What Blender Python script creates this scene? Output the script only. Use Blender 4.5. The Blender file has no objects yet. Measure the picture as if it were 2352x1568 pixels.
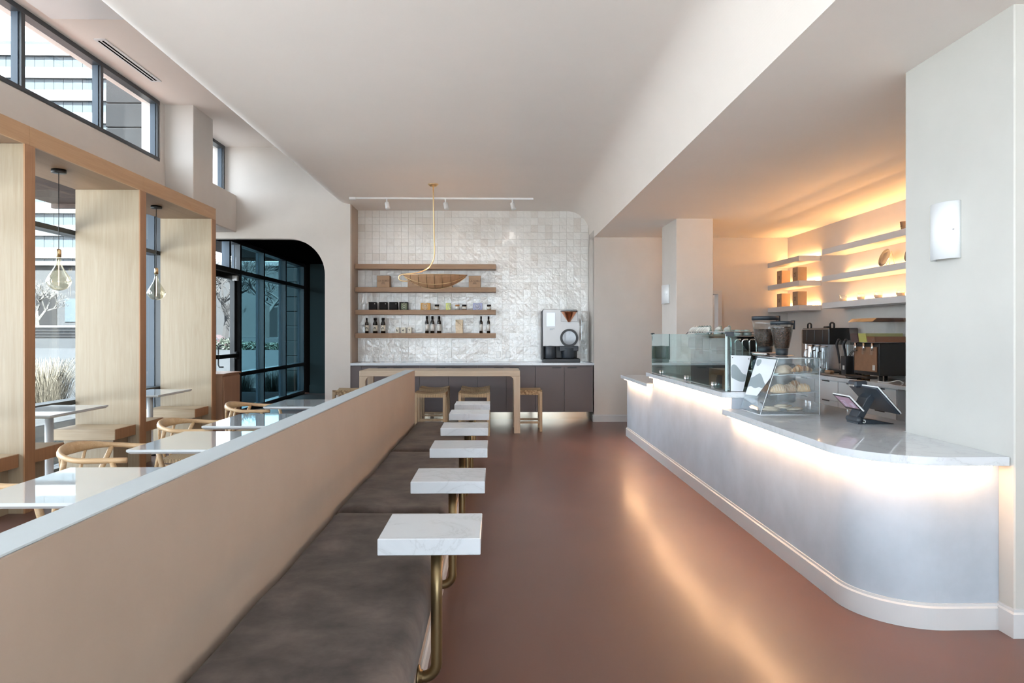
import bpy, bmesh, math, random
from mathutils import Vector, Matrix
random.seed(7)
S = bpy.context.scene
COL = S.collection
PI = math.pi

# ------------------------------------------------------------------ camera, world, exposure
cam_d = bpy.data.cameras.new('camera')
cam = bpy.data.objects.new('camera', cam_d)
COL.objects.link(cam)
cam.location = (0, 0, 1.45)
cam.rotation_euler = (PI / 2, 0, -math.radians(1.3152))
cam_d.sensor_width = 36
cam_d.lens = 24
cam_d.shift_y = -19 / 2352
cam_d.clip_end = 500
S.camera = cam

W = bpy.data.worlds.new('world')
S.world = W
W.use_nodes = True
bg = W.node_tree.nodes['Background']
bg.inputs[0].default_value = (0.95, 0.975, 1.0, 1)
bg.inputs[1].default_value = 7.0
sun_d = bpy.data.lights.new('sun', 'SUN')
sun_d.energy = 95.0
sun_d.angle = math.radians(.6)
sun_d.color = (1.0, .93, .84)
sun = bpy.data.objects.new('sun', sun_d)
COL.objects.link(sun)
sun.rotation_euler = Vector((-.22, .60, -.77)).to_track_quat('-Z', 'Y').to_euler()

S.view_settings.view_transform = 'Standard'
S.view_settings.look = 'None'
S.view_settings.exposure = 0.48
S.view_settings.gamma = 1.0
S.view_settings.use_curve_mapping = False
S.cycles.adaptive_threshold = 0.04
S.cycles.max_bounces = 6
S.cycles.diffuse_bounces = 3
S.cycles.glossy_bounces = 3
S.cycles.transparent_max_bounces = 16
S.cycles.transmission_bounces = 4
S.cycles.sample_clamp_indirect = 6.0
S.cycles.caustics_reflective = False
S.cycles.caustics_refractive = False

# ------------------------------------------------------------------ materials
def new_mat(name):
    m = bpy.data.materials.new(name)
    m.use_nodes = True
    nt = m.node_tree
    p = nt.nodes['Principled BSDF']
    return m, nt, p

def setp(p, **k):
    for a, v in k.items():
        n = {'color': 'Base Color', 'rough': 'Roughness', 'metal': 'Metallic', 'spec': 'Specular IOR Level',
             'coat': 'Coat Weight', 'coatr': 'Coat Roughness', 'sheen': 'Sheen Weight', 'emis': 'Emission Color',
             'emis_s': 'Emission Strength', 'trans': 'Transmission Weight', 'ior': 'IOR', 'sss': 'Subsurface Weight'}[a]
        if a in ('color', 'emis'):
            v = (*v, 1)
        p.inputs[n].default_value = v

def tex_coord(nt, kind='Object', scale=(1, 1, 1)):
    tc = nt.nodes.new('ShaderNodeTexCoord')
    mp = nt.nodes.new('ShaderNodeMapping')
    mp.inputs['Scale'].default_value = scale
    nt.links.new(tc.outputs[kind], mp.inputs[0])
    return mp.outputs[0]

def world_coord(nt, scale=(1, 1, 1)):
    g = nt.nodes.new('ShaderNodeNewGeometry')
    mp = nt.nodes.new('ShaderNodeMapping')
    mp.inputs['Scale'].default_value = scale
    nt.links.new(g.outputs['Position'], mp.inputs[0])
    return mp.outputs[0]

def noise(nt, vec, scale=5, detail=4, rough=.5, dist=0):
    n = nt.nodes.new('ShaderNodeTexNoise')
    n.inputs['Scale'].default_value = scale
    n.inputs['Detail'].default_value = detail
    n.inputs['Roughness'].default_value = rough
    n.inputs['Distortion'].default_value = dist
    nt.links.new(vec, n.inputs['Vector'])
    return n.outputs['Fac']

def ramp(nt, fac, stops):
    r = nt.nodes.new('ShaderNodeValToRGB')
    e = r.color_ramp.elements
    while len(e) < len(stops):
        e.new(.5)
    for i, (pos, c) in enumerate(stops):
        e[i].position = pos
        e[i].color = (*c, 1) if len(c) == 3 else c
    nt.links.new(fac, r.inputs[0])
    return r.outputs[0]

def bump(nt, p, h, strength=.2, dist=.01):
    b = nt.nodes.new('ShaderNodeBump')
    b.inputs['Strength'].default_value = strength
    b.inputs['Distance'].default_value = dist
    nt.links.new(h, b.inputs['Height'])
    nt.links.new(b.outputs[0], p.inputs['Normal'])

def simple(name, color, rough=.5, metal=0, **k):
    m, nt, p = new_mat(name)
    setp(p, color=color, rough=rough, metal=metal, **k)
    return m

def plaster(name, c, var=.06, scale=2.0, rough=.75, bmp=.08):
    m, nt, p = new_mat(name)
    v = world_coord(nt)
    n = noise(nt, v, scale, 5, .6)
    col = ramp(nt, n, [(.3, tuple(x * (1 - var) for x in c)), (.7, tuple(min(1, x * (1 + var)) for x in c))])
    nt.links.new(col, p.inputs['Base Color'])
    setp(p, rough=rough)
    bump(nt, p, noise(nt, v, 60, 3), bmp, .004)
    return m

def wood(name, c1, c2, axis='z', rough=.45, scale=1.0, strong=1.0):
    m, nt, p = new_mat(name)
    s = {'x': (.35, 6, 6), 'y': (6, .35, 6), 'z': (6, 6, .35)}[axis]
    v = world_coord(nt, tuple(a * scale for a in s))
    n1 = noise(nt, v, 3.0, 6, .65, 1.2)
    s2 = {'x': (1.0, 40, 40), 'y': (40, 1.0, 40), 'z': (40, 40, 1.0)}[axis]
    n2 = noise(nt, world_coord(nt, s2), 3.0, 3, .6)
    mx = nt.nodes.new('ShaderNodeMix')
    mx.data_type = 'FLOAT'
    mx.inputs[0].default_value = .35
    nt.links.new(n1, mx.inputs[2])
    nt.links.new(n2, mx.inputs[3])
    w = .16 * strong
    col = ramp(nt, mx.outputs[0], [(.5 - w, c2), (.5 + w, c1)])
    nt.links.new(col, p.inputs['Base Color'])
    setp(p, rough=rough)
    bump(nt, p, mx.outputs[0], .08, .003)
    return m

def marble(name, c, rough=.12):
    m, nt, p = new_mat(name)
    v = world_coord(nt)
    n = noise(nt, v, 2.2, 8, .62, 1.5)
    mt = nt.nodes.new('ShaderNodeMath'); mt.operation = 'SUBTRACT'; mt.inputs[1].default_value = .5
    nt.links.new(n, mt.inputs[0])
    ab = nt.nodes.new('ShaderNodeMath'); ab.operation = 'ABSOLUTE'
    nt.links.new(mt.outputs[0], ab.inputs[0])
    col = ramp(nt, ab.outputs[0], [(0.0, tuple(x * .86 for x in c)), (.010, tuple(x * .965 for x in c)), (.05, c)])
    nt.links.new(col, p.inputs['Base Color'])
    setp(p, rough=rough, spec=.5 if rough > .1 else .9)
    return m

def glass(name, tint=(1, 1, 1), refl=1.0, rough=0.0, f0=.04, diffuse=0.0):
    m = bpy.data.materials.new(name)
    m.use_nodes = True
    nt = m.node_tree
    for n in list(nt.nodes):
        if n.type != 'OUTPUT_MATERIAL':
            nt.nodes.remove(n)
    out = [n for n in nt.nodes if n.type == 'OUTPUT_MATERIAL'][0]
    tr = nt.nodes.new('ShaderNodeBsdfTransparent'); tr.inputs[0].default_value = (*tint, 1)
    gl = nt.nodes.new('ShaderNodeBsdfGlossy'); gl.inputs['Roughness'].default_value = rough
    gl.inputs['Color'].default_value = (1, 1, 1, 1)
    lw = nt.nodes.new('ShaderNodeLayerWeight'); lw.inputs['Blend'].default_value = .5
    pw = nt.nodes.new('ShaderNodeMath'); pw.operation = 'POWER'; pw.inputs[1].default_value = 5
    nt.links.new(lw.outputs['Facing'], pw.inputs[0])
    ma = nt.nodes.new('ShaderNodeMath'); ma.operation = 'MULTIPLY_ADD'
    ma.inputs[1].default_value = (1 - f0) * refl; ma.inputs[2].default_value = f0 * refl
    nt.links.new(pw.outputs[0], ma.inputs[0])
    mx = nt.nodes.new('ShaderNodeMixShader')
    nt.links.new(ma.outputs[0], mx.inputs[0])
    nt.links.new(tr.outputs[0], mx.inputs[1])
    nt.links.new(gl.outputs[0], mx.inputs[2])
    last = mx.outputs[0]
    if diffuse:
        df = nt.nodes.new('ShaderNodeBsdfDiffuse'); df.inputs[0].default_value = (.9, .93, .95, 1)
        m2 = nt.nodes.new('ShaderNodeMixShader'); m2.inputs[0].default_value = diffuse
        nt.links.new(last, m2.inputs[1]); nt.links.new(df.outputs[0], m2.inputs[2])
        last = m2.outputs[0]
    nt.links.new(last, out.inputs[0])
    return m

def emit(name, c, s):
    m, nt, p = new_mat(name)
    setp(p, color=c, emis=c, emis_s=s, rough=.6)
    return m

M = {}
M['wall'] = plaster('wall_plaster', (.645, .59, .545), .03)
M['ceil'] = plaster('ceiling_paint', (.915, .845, .795), .015, 1.2)
M['limewash'] = plaster('limewash_counter', (.43, .48, .545), .10, 2.6, .6, .05)
M['halfwall'] = plaster('half_wall_plaster', (.455, .36, .29), .05, 2.2, .6)
M['cap'] = plaster('half_wall_cap', (.46, .515, .55), .03, 3, .45, .03)
M['trimwhite'] = simple('trim_white', (.60, .60, .61), .4)
M['column'] = plaster('column_limewash', (.53, .515, .485), .03)
M['grout'] = simple('grout', (.66, .63, .60), .8)
M['black'] = simple('black_metal', (.012, .013, .015), .38)
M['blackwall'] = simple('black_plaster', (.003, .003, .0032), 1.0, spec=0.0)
M['greywall'] = simple('grey_paint', (.06, .06, .056), .8, spec=.1)
M['frame'] = simple('window_frame', (.035, .042, .05), .35)
M['framegrey'] = simple('anodised_grey', (.05, .072, .10), .45)
M['oak_z'] = wood('oak_upright', (.395, .32, .225), (.325, .245, .16), 'z')
M['oak_x'] = wood('oak_cross', (.50, .385, .26), (.40, .285, .175), 'x')
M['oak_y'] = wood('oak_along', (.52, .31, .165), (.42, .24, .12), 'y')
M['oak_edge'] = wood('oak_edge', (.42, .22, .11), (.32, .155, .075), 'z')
M['oak_soffit'] = wood('oak_soffit', (.26, .155, .09), (.20, .115, .065), 'y')  # darker copy of the oak: shade under the headers put into the colour
M['shelfwood'] = wood('shelf_oak', (.33, .20, .115), (.24, .135, .072), 'x')
M['tablewood'] = wood('bar_table_oak', (.50, .40, .30), (.40, .30, .21), 'x')
M['legwood'] = wood('bar_leg_oak', (.50, .40, .30), (.40, .30, .21), 'z')
M['stoolwood'] = wood('stool_oak', (.40, .29, .18), (.28, .19, .11), 'z')
M['chairwood'] = wood('chair_oak', (.62, .44, .26), (.46, .29, .15), 'x', .35)
M['walnut'] = wood('cabinet_walnut', (.40, .23, .15), (.30, .165, .105), 'z')
M['marble'] = marble('white_marble', (.66, .70, .75))
M['quartz'] = marble('counter_quartz', (.69, .71, .74), .05)
M['tablewhite'] = simple('table_white', (.58, .61, .63), .025, coat=.6, coatr=.0)
M['white'] = simple('white_plastic', (.82, .83, .84), .35)
M['whitemetal'] = simple('white_metal', (.75, .75, .76), .35)
M['bronze'] = simple('bronze_tube', (.20, .145, .075), .35, .85)
M['brass'] = simple('brass', (.80, .58, .32), .28, 1.0)
M['brushed'] = simple('stainless', (.62, .63, .65), .22, 1.0)
M['chrome'] = simple('chrome', (.80, .80, .82), .06, 1.0)
M['copper'] = simple('copper', (.85, .42, .26), .2, 1.0)
M['cabinet'] = simple('mauve_laminate', (.115, .092, .094), .45)
M['toekick'] = simple('mirror_brass', (.85, .76, .62), .12, 1.0)
M['whitecab'] = simple('white_laminate', (.75, .75, .76), .3)
M['glass'] = glass('clear_window_glass', (.90, .96, 1.0))
M['tint'] = glass('tinted_glass', (.42, .62, .70), 1.2)
M['guard'] = glass('guard_glass', (.62, .78, .76), 1.5, 0, .07)
M['acrylic'] = glass('clear_acrylic', (.96, .98, .99), 1.0, 0, .05, .04)
M['clear'] = glass('clear_glass', (.97, .98, .98), 1.0, 0, .05, .01)
M['bulbglass'] = glass('smoked_bulb_glass', (.88, .85, .74), 1.6, 0, .08)
M['ledwarm'] = emit('led_warm_white', (1.0, .58, .30), 105)
M['ledorange'] = emit('led_amber', (1.0, .53, .20), 75)
M['ledamber'] = emit('led_amber_dim', (1.0, .53, .20), 72)
M['lampglow'] = emit('lamp_glow', (1.0, .66, .34), 130)
M['filament'] = emit('filament', (1.0, .78, .55), 3)
M['roomlamp'] = emit('room_lamp', (1.0, .92, .86), 45)
M['screen'] = emit('dispenser_screen', (.62, .70, .78), .5)
M['tabletscreen'] = emit('tablet_screen', (.20, .13, .17), .6)
M['kraft'] = plaster('kraft_card', (.36, .235, .15), .06, 20, .8, .03)
M['kraftdark'] = simple('kraft_print', (.10, .06, .035), .8)
M['velvet'] = None
M['sage'] = simple('sage_ceramic', (.30, .38, .36), .25, coat=.4)
M['cream'] = simple('cream_ceramic', (.72, .68, .62), .35)
M['stonecup'] = simple('blush_glaze', (.62, .48, .36), .4)
M['darkbottle'] = simple('dark_bottle_glass', (.010, .009, .008), .08, coat=.5)
M['labelcream'] = simple('cream_label', (.72, .68, .58), .7)
M['labelwhite'] = simple('white_label', (.68, .67, .64), .7)
M['ink'] = simple('black_ink', (.03, .03, .03), .7)
M['darktin'] = simple('dark_tin', (.010, .008, .008), .6, spec=.2)
M['greenprint'] = simple('green_print', (.10, .13, .07), .5)
M['orangebox'] = simple('orange_box', (.55, .30, .08), .6)
M['limebox'] = simple('lime_box', (.60, .65, .22), .6)
M['lilacbox'] = simple('lilac_box', (.36, .38, .58), .6)
M['signgrey'] = simple('sign_grey', (.28, .33, .35), .35)
M['signwhite'] = simple('sign_white', (.80, .83, .87), .25, coat=.5)
M['dough'] = plaster('bread_crust', (.62, .42, .24), .25, 30, .6, .1)
M['doughpale'] = plaster('pale_bread', (.72, .58, .42), .15, 30, .6, .1)
M['doughdark'] = plaster('brown_crust', (.45, .22, .08), .25, 30, .5, .1)
M['cracker'] = plaster('pale_cracker', (.66, .56, .42), .2, 40, .7, .1)
M['rubber'] = simple('dark_rubber', (.03, .033, .038), .45)
M['slate'] = simple('slate_plastic', (.028, .036, .047), .4)
M['bluegrey'] = simple('blue_grey_metal', (.16, .20, .24), .35, .5)
M['juicepurple'] = simple('purple_juice', (.045, .008, .015), .1)
M['juiceyellow'] = simple('yellow_juice', (.55, .52, .10), .1)
M['juicebrown'] = simple('amber_tea', (.22, .07, .015), .1)
M['rust'] = plaster('rust_panel', (.28, .145, .08), .12, 12, .55)
M['paper'] = simple('paper_white', (.75, .74, .72), .8)
M['windowgrey'] = simple('smoked_window', (.22, .22, .24), .08, coat=.8)
M['outlet'] = simple('outlet_white', (.82, .80, .78), .2)
M['goldbottle'] = simple('amber_bottle', (.28, .16, .03), .15)
M['carpaint'] = simple('car_paint', (.028, .016, .017), .3, coat=.5)
M['tyre'] = simple('tyre', (.02, .02, .022), .8)
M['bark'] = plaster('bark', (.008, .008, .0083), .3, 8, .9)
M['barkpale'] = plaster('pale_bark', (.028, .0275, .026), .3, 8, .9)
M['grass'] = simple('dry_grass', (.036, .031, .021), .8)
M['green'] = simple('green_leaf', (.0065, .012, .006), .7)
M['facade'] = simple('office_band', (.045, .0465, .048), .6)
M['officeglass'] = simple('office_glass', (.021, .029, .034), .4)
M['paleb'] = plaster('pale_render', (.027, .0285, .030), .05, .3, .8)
M['paleb'].node_tree.nodes['Principled BSDF'].inputs['Specular IOR Level'].default_value = 0.0
M['stone'] = None
M['canopy'] = wood('canopy_timber', (.07, .04, .03), (.04, .022, .018), 'y', .7)

# velvet
m, nt, p = new_mat('grey_velvet')
v = world_coord(nt)
n = noise(nt, v, 4.2, 5, .62, .1)
col = ramp(nt, n, [(.30, (.022, .016, .015)), (.5, (.066, .050, .045)), (.70, (.125, .097, .088))])
nt.links.new(col, p.inputs['Base Color'])
setp(p, rough=.85, sheen=.1)
bump(nt, p, noise(nt, v, 14, 4), .15, .01)
M['velvet'] = m

# polished concrete floor
m, nt, p = new_mat('polished_concrete')
v = world_coord(nt)
n = noise(nt, world_coord(nt, (1, .55, 1)), .9, 3, .5, .3)
col = ramp(nt, n, [(.25, (.098, .050, .042)), (.5, (.125, .063, .052)), (.75, (.160, .083, .067))])
nt.links.new(col, p.inputs['Base Color'])
setp(p, spec=.3, rough=.45, coat=.32, coatr=.20)
b_ = nt.nodes.new('ShaderNodeBump'); b_.inputs['Strength'].default_value = .5; b_.inputs['Distance'].default_value = .006
nt.links.new(noise(nt, world_coord(nt, (1, .6, 1)), 2.6, 2, .5, .4), b_.inputs['Height'])
nt.links.new(b_.outputs[0], p.inputs['Coat Normal'])
M['floor'] = m

# glazed hand-made wall tile: colour by tile cell, wavy glaze by bump
m, nt, p = new_mat('glazed_tile')
TP = .1235
g = nt.nodes.new('ShaderNodeNewGeometry')
va = nt.nodes.new('ShaderNodeVectorMath'); va.operation = 'ADD'; va.inputs[1].default_value = (2.37, 0, -.965)
nt.links.new(g.outputs['Position'], va.inputs[0])
vd = nt.nodes.new('ShaderNodeVectorMath'); vd.operation = 'MULTIPLY'; vd.inputs[1].default_value = (1 / TP, 0, 1 / TP)
nt.links.new(va.outputs[0], vd.inputs[0])
vf = nt.nodes.new('ShaderNodeVectorMath'); vf.operation = 'FLOOR'
nt.links.new(vd.outputs[0], vf.inputs[0])
wn = nt.nodes.new('ShaderNodeTexWhiteNoise')
nt.links.new(vf.outputs[0], wn.inputs['Vector'])
col = ramp(nt, wn.outputs['Value'], [(0, (.74, .69, .645)), (.18, (.82, .785, .75)), (.6, (.85, .825, .795)), (1, (.87, .85, .825))])
nt.links.new(col, p.inputs['Base Color'])
setp(p, rough=.05, spec=.9)
bump(nt, p, noise(nt, world_coord(nt), 17, 3, .55, .9), 1.0, .0045)
M['tile'] = m

# stone pier outside
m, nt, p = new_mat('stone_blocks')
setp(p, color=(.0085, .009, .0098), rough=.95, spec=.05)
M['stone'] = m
# paving outside, unseen and made pale to bounce light up to the ceiling
m, nt, p = new_mat('plaza_paving')
v = world_coord(nt)
br = nt.nodes.new('ShaderNodeTexBrick')
br.inputs['Scale'].default_value = 1.0
br.inputs['Brick Width'].default_value = .6
br.inputs['Row Height'].default_value = .2
br.inputs['Mortar Size'].default_value = .008
br.inputs['Color1'].default_value = (.46, .46, .46, 1)
br.inputs['Color2'].default_value = (.42, .42, .425, 1)
br.inputs['Mortar'].default_value = (.28, .28, .285, 1)
nt.links.new(v, br.inputs['Vector'])
nt.links.new(br.outputs[0], p.inputs['Base Color'])
setp(p, rough=.9, spec=0.0)
M['paving'] = m
m, nt, p = new_mat('plaza_slabs')
br = nt.nodes.new('ShaderNodeTexBrick')
br.inputs['Scale'].default_value = 1.0
br.inputs['Brick Width'].default_value = .6
br.inputs['Row Height'].default_value = .2
br.inputs['Mortar Size'].default_value = .008
br.inputs['Color1'].default_value = (.026, .0275, .029, 1)
br.inputs['Color2'].default_value = (.022, .0235, .025, 1)
br.inputs['Mortar'].default_value = (.011, .0115, .012, 1)
nt.links.new(world_coord(nt), br.inputs['Vector'])
nt.links.new(br.outputs[0], p.inputs['Base Color'])
setp(p, rough=.9, spec=0.0)
M['slabs'] = m
m, nt, p = new_mat('asphalt')
col = ramp(nt, noise(nt, world_coord(nt), .4, 5), [(.3, (.022, .0240, .026)), (.7, (.025, .0270, .029))])
nt.links.new(col, p.inputs['Base Color'])
setp(p, rough=.9, spec=0.0)
M['asphalt'] = m
# woven rush
m, nt, p = new_mat('woven_rush')
wv = nt.nodes.new('ShaderNodeTexWave'); wv.inputs['Scale'].default_value = 26; wv.inputs['Distortion'].default_value = 2.0
nt.links.new(tex_coord(nt), wv.inputs['Vector'])
col = ramp(nt, wv.outputs['Fac'], [(.1, (.16, .10, .05)), (.8, (.52, .38, .23))])
nt.links.new(col, p.inputs['Base Color'])
setp(p, rough=.8)
bump(nt, p, wv.outputs['Fac'], .5, .01)
M['rush'] = m
m, nt, p = new_mat('woven_rattan')
wv = nt.nodes.new('ShaderNodeTexWave'); wv.inputs['Scale'].default_value = 34; wv.inputs['Distortion'].default_value = 1.0
nt.links.new(tex_coord(nt), wv.inputs['Vector'])
col = ramp(nt, wv.outputs['Fac'], [(.1, (.20, .10, .045)), (.8, (.46, .26, .14))])
nt.links.new(col, p.inputs['Base Color'])
setp(p, rough=.7, emis=(.9, .45, .18), emis_s=.0)
M['rattan'] = m
# beans
m, nt, p = new_mat('coffee_beans')
vo = nt.nodes.new('ShaderNodeTexVoronoi'); vo.inputs['Scale'].default_value = 110
nt.links.new(tex_coord(nt), vo.inputs['Vector'])
col = ramp(nt, vo.outputs['Distance'], [(0, (.20, .095, .055)), (.6, (.03, .016, .011))])
nt.links.new(col, p.inputs['Base Color'])
setp(p, rough=.4)
bump(nt, p, vo.outputs['Distance'], .6, .005)
M['beans'] = m

# ------------------------------------------------------------------ geometry helpers
MW = {}          # world matrix of every object made here, by name

def wm(o):
    return MW[o.name] if o else Matrix()

def finish(name, bm, mat, parent=None, local=False, smooth=False, kind=None, origin=None):
    """link bm as ONE mesh object; verts are in world space unless local."""
    bmesh.ops.recalc_face_normals(bm, faces=bm.faces)
    me = bpy.data.meshes.new(name)
    if parent is None and not local:
        if origin is None:
            xs = [v.co.x for v in bm.verts]; ys = [v.co.y for v in bm.verts]; zs = [v.co.z for v in bm.verts]
            origin = ((min(xs) + max(xs)) / 2, (min(ys) + max(ys)) / 2, min(zs))
        T = Matrix.Translation(origin)
        bmesh.ops.transform(bm, matrix=T.inverted(), verts=bm.verts)
    else:
        T = Matrix()
        if parent is not None and not local:
            bmesh.ops.transform(bm, matrix=wm(parent).inverted(), verts=bm.verts)
    bm.to_mesh(me); bm.free()
    if smooth:
        for f in me.polygons:
            f.use_smooth = True
    o = bpy.data.objects.new(name, me)
    COL.objects.link(o)
    if mat is not None:
        me.materials.append(M[mat] if isinstance(mat, str) else mat)
    if parent is not None:
        o.parent = parent
        MW[o.name] = wm(parent).copy()
    else:
        o.matrix_world = T
        MW[o.name] = T
    if kind:
        o['kind'] = kind
    return o

def tag(o, label, cat, group=None):
    o['label'] = label
    o['category'] = cat
    if group:
        o['group'] = group
    return o

def thing(name, label, cat, loc=(0, 0, 0), rz=0, group=None):
    o = bpy.data.objects.new(name, None)
    o.empty_display_size = .05
    COL.objects.link(o)
    o.location = loc
    o.rotation_euler = (0, 0, rz)
    MW[o.name] = Matrix.Translation(loc) @ Matrix.Rotation(rz, 4, 'Z')
    return tag(o, label, cat, group)

def dup(root, loc, rz=0, label=None, group=None):
    def cp(o, par):
        c = o.copy(); COL.objects.link(c); c.parent = par
        for ch in o.children:
            cp(ch, c)
        return c
    r = cp(root, None)
    r.location = loc
    r.rotation_euler = (0, 0, rz)
    MW[r.name] = Matrix.Translation(loc) @ Matrix.Rotation(rz, 4, 'Z')
    if label:
        r['label'] = label
    if group:
        r['group'] = group
    return r

def put(o, loc, rz=0):
    o.location = loc
    o.rotation_euler = (0, 0, rz)
    MW[o.name] = Matrix.Translation(loc) @ Matrix.Rotation(rz, 4, 'Z')
    return o

def NB():
    return bmesh.new()

def abox(bm, x0, x1, y0, y1, z0, z1, bev=0, mtx=None, segs=1):
    r = bmesh.ops.create_cube(bm, size=1.0)
    vs = r['verts']
    T = Matrix.Translation(((x0 + x1) / 2, (y0 + y1) / 2, (z0 + z1) / 2)) @ Matrix.Diagonal((abs(x1 - x0), abs(y1 - y0), abs(z1 - z0), 1))
    if mtx is not None:
        T = mtx @ T
    bmesh.ops.transform(bm, matrix=T, verts=vs)
    if bev:
        es = list({e for v in vs for e in v.link_edges})
        bmesh.ops.bevel(bm, geom=es, offset=bev, segments=segs, affect='EDGES', profile=.5)
    return bm

def box(name, x0, x1, y0, y1, z0, z1, mat, parent=None, bev=0, local=False, kind=None, segs=1, smooth=False):
    return finish(name, abox(NB(), x0, x1, y0, y1, z0, z1, bev, None, segs), mat, parent, local, smooth, kind)

def aprism(bm, poly, axis, a, b):
    """poly: 2D points; axis 'z' -> (x,y), 'y' -> (x,z), 'x' -> (y,z)."""
    def P(u, v, w):
        return {'z': (u, v, w), 'y': (u, w, v), 'x': (w, u, v)}[axis]
    lo = [bm.verts.new(P(u, v, a)) for u, v in poly]
    hi = [bm.verts.new(P(u, v, b)) for u, v in poly]
    n = len(poly)
    bm.faces.new(lo); bm.faces.new(list(reversed(hi)))
    for i in range(n):
        bm.faces.new((lo[i], hi[i], hi[(i + 1) % n], lo[(i + 1) % n]))
    return bm

def prism(name, poly, axis, a, b, mat, parent=None, local=False, kind=None, bev=0):
    bm = aprism(NB(), poly, axis, a, b)
    if bev:
        bmesh.ops.recalc_face_normals(bm, faces=bm.faces)
        es = [e for e in bm.edges if len(e.link_faces) == 2 and e.calc_face_angle() > .6]
        bmesh.ops.bevel(bm, geom=es, offset=bev, segments=1, affect='EDGES')
    return finish(name, bm, mat, parent, local, False, kind)

def arc(cx, cy, r, a0, a1, n=8):
    return [(cx + r * math.cos(a0 + (a1 - a0) * i / n), cy + r * math.sin(a0 + (a1 - a0) * i / n)) for i in range(n + 1)]

def alathe(bm, prof, segs=20, loc=(0, 0, 0), mtx=None, sx=1, sy=1):
    rings = []
    for r, z in prof:
        if r < 1e-5:
            rings.append([bm.verts.new((0, 0, z))])
        else:
            rings.append([bm.verts.new((r * sx * math.cos(2 * PI * i / segs), r * sy * math.sin(2 * PI * i / segs), z)) for i in range(segs)])
    for A, B in zip(rings, rings[1:]):
        for i in range(segs):
            j = (i + 1) % segs
            if len(A) == 1 and len(B) == 1:
                break
            if len(A) == 1:
                bm.faces.new((A[0], B[i], B[j]))
            elif len(B) == 1:
                bm.faces.new((A[i], A[j], B[0]))
            else:
                bm.faces.new((A[i], A[j], B[j], B[i]))
    for R_, rev in ((rings[0], True), (rings[-1], False)):
        if len(R_) > 2:
            bm.faces.new(list(reversed(R_)) if rev else R_)
    T = Matrix.Translation(loc)
    if mtx is not None:
        T = T @ mtx
    allv = [v for r_ in rings for v in r_]
    bmesh.ops.transform(bm, matrix=T, verts=allv)
    return bm

def lathe(name, prof, mat, loc=(0, 0, 0), parent=None, segs=20, local=False, smooth=True, mtx=None, sx=1, sy=1):
    o = finish(name, alathe(NB(), prof, segs, loc, mtx, sx, sy), mat, parent, local, False)
    if smooth:
        for f in o.data.polygons:
            f.use_smooth = len(f.vertices) < 5
    return o

def catmull(pts, n=6):
    P = [Vector(p) for p in pts]
    P = [2 * P[0] - P[1]] + P + [2 * P[-1] - P[-2]]
    out = []
    for i in range(1, len(P) - 2):
        for k in range(n):
            t = k / n
            a, b, c, d = P[i - 1], P[i], P[i + 1], P[i + 2]
            out.append(.5 * ((2 * b) + (c - a) * t + (2 * a - 5 * b + 4 * c - d) * t * t + (3 * b - a - 3 * c + d) * t ** 3))
    out.append(P[-2])
    return out

def atube(bm, pts, rad, n=8, smooth=0, up=None, ellip=None):
    """sweep a circle (or ellipse: ellip(i,t)->(ru,rv)) along pts."""
    P = catmull(pts, smooth) if smooth else [Vector(p) for p in pts]
    N = len(P)
    tang = []
    for i in range(N):
        a = P[max(0, i - 1)]; b = P[min(N - 1, i + 1)]
        tang.append((b - a).normalized())
    ref = Vector(up) if up else (Vector((0, 0, 1)) if abs(tang[0].z) < .9 else Vector((1, 0, 0)))
    u = (ref - tang[0] * ref.dot(tang[0])).normalized()
    rings = []
    for i in range(N):
        t = tang[i]
        if up:
            u = (Vector(up) - t * Vector(up).dot(t)).normalized()
        else:
            u = (u - t * u.dot(t)).normalized()
        v = t.cross(u)
        f = i / max(1, N - 1)
        if ellip:
            ru, rv = ellip(f)
        else:
            r = rad(f) if callable(rad) else rad
            ru = rv = r
        rings.append([bm.verts.new(P[i] + u * (ru * math.cos(2 * PI * k / n)) + v * (rv * math.sin(2 * PI * k / n))) for k in range(n)])
    for A, B in zip(rings, rings[1:]):
        for i in range(n):
            j = (i + 1) % n
            bm.faces.new((A[i], A[j], B[j], B[i]))
    bm.faces.new(list(reversed(rings[0]))); bm.faces.new(rings[-1])
    return bm

def tube(name, pts, rad, mat, parent=None, n=8, smooth=0, local=False, **k):
    return finish(name, atube(NB(), pts, rad, n, smooth, **k), mat, parent, local, True)

def text(name, body, size, mat, parent, loc, rot=(PI / 2, 0, 0), ext=.0004):
    cu = bpy.data.curves.new(name, 'FONT')
    cu.body = body; cu.size = size; cu.extrude = ext
    cu.align_x = 'CENTER'; cu.align_y = 'CENTER'
    to = bpy.data.objects.new(name + '_tmp', cu)
    COL.objects.link(to)
    dg = bpy.context.evaluated_depsgraph_get()
    me = bpy.data.meshes.new_from_object(to.evaluated_get(dg))
    bpy.data.objects.remove(to); bpy.data.curves.remove(cu)
    from mathutils import Euler
    T = wm(parent).inverted() @ (Matrix.Translation(loc) @ Euler(rot).to_matrix().to_4x4())
    me.transform(T)
    me.materials.clear(); me.materials.append(M[mat])
    o = bpy.data.objects.new(name, me)
    COL.objects.link(o); o.parent = parent
    return o

def struct(o):
    o['kind'] = 'structure'
    return o

# ================================================================== STRUCTURE
struct(box('floor', -4.78, 4.95, -4.1, 17.0, -.12, 0, 'floor'))

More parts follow.
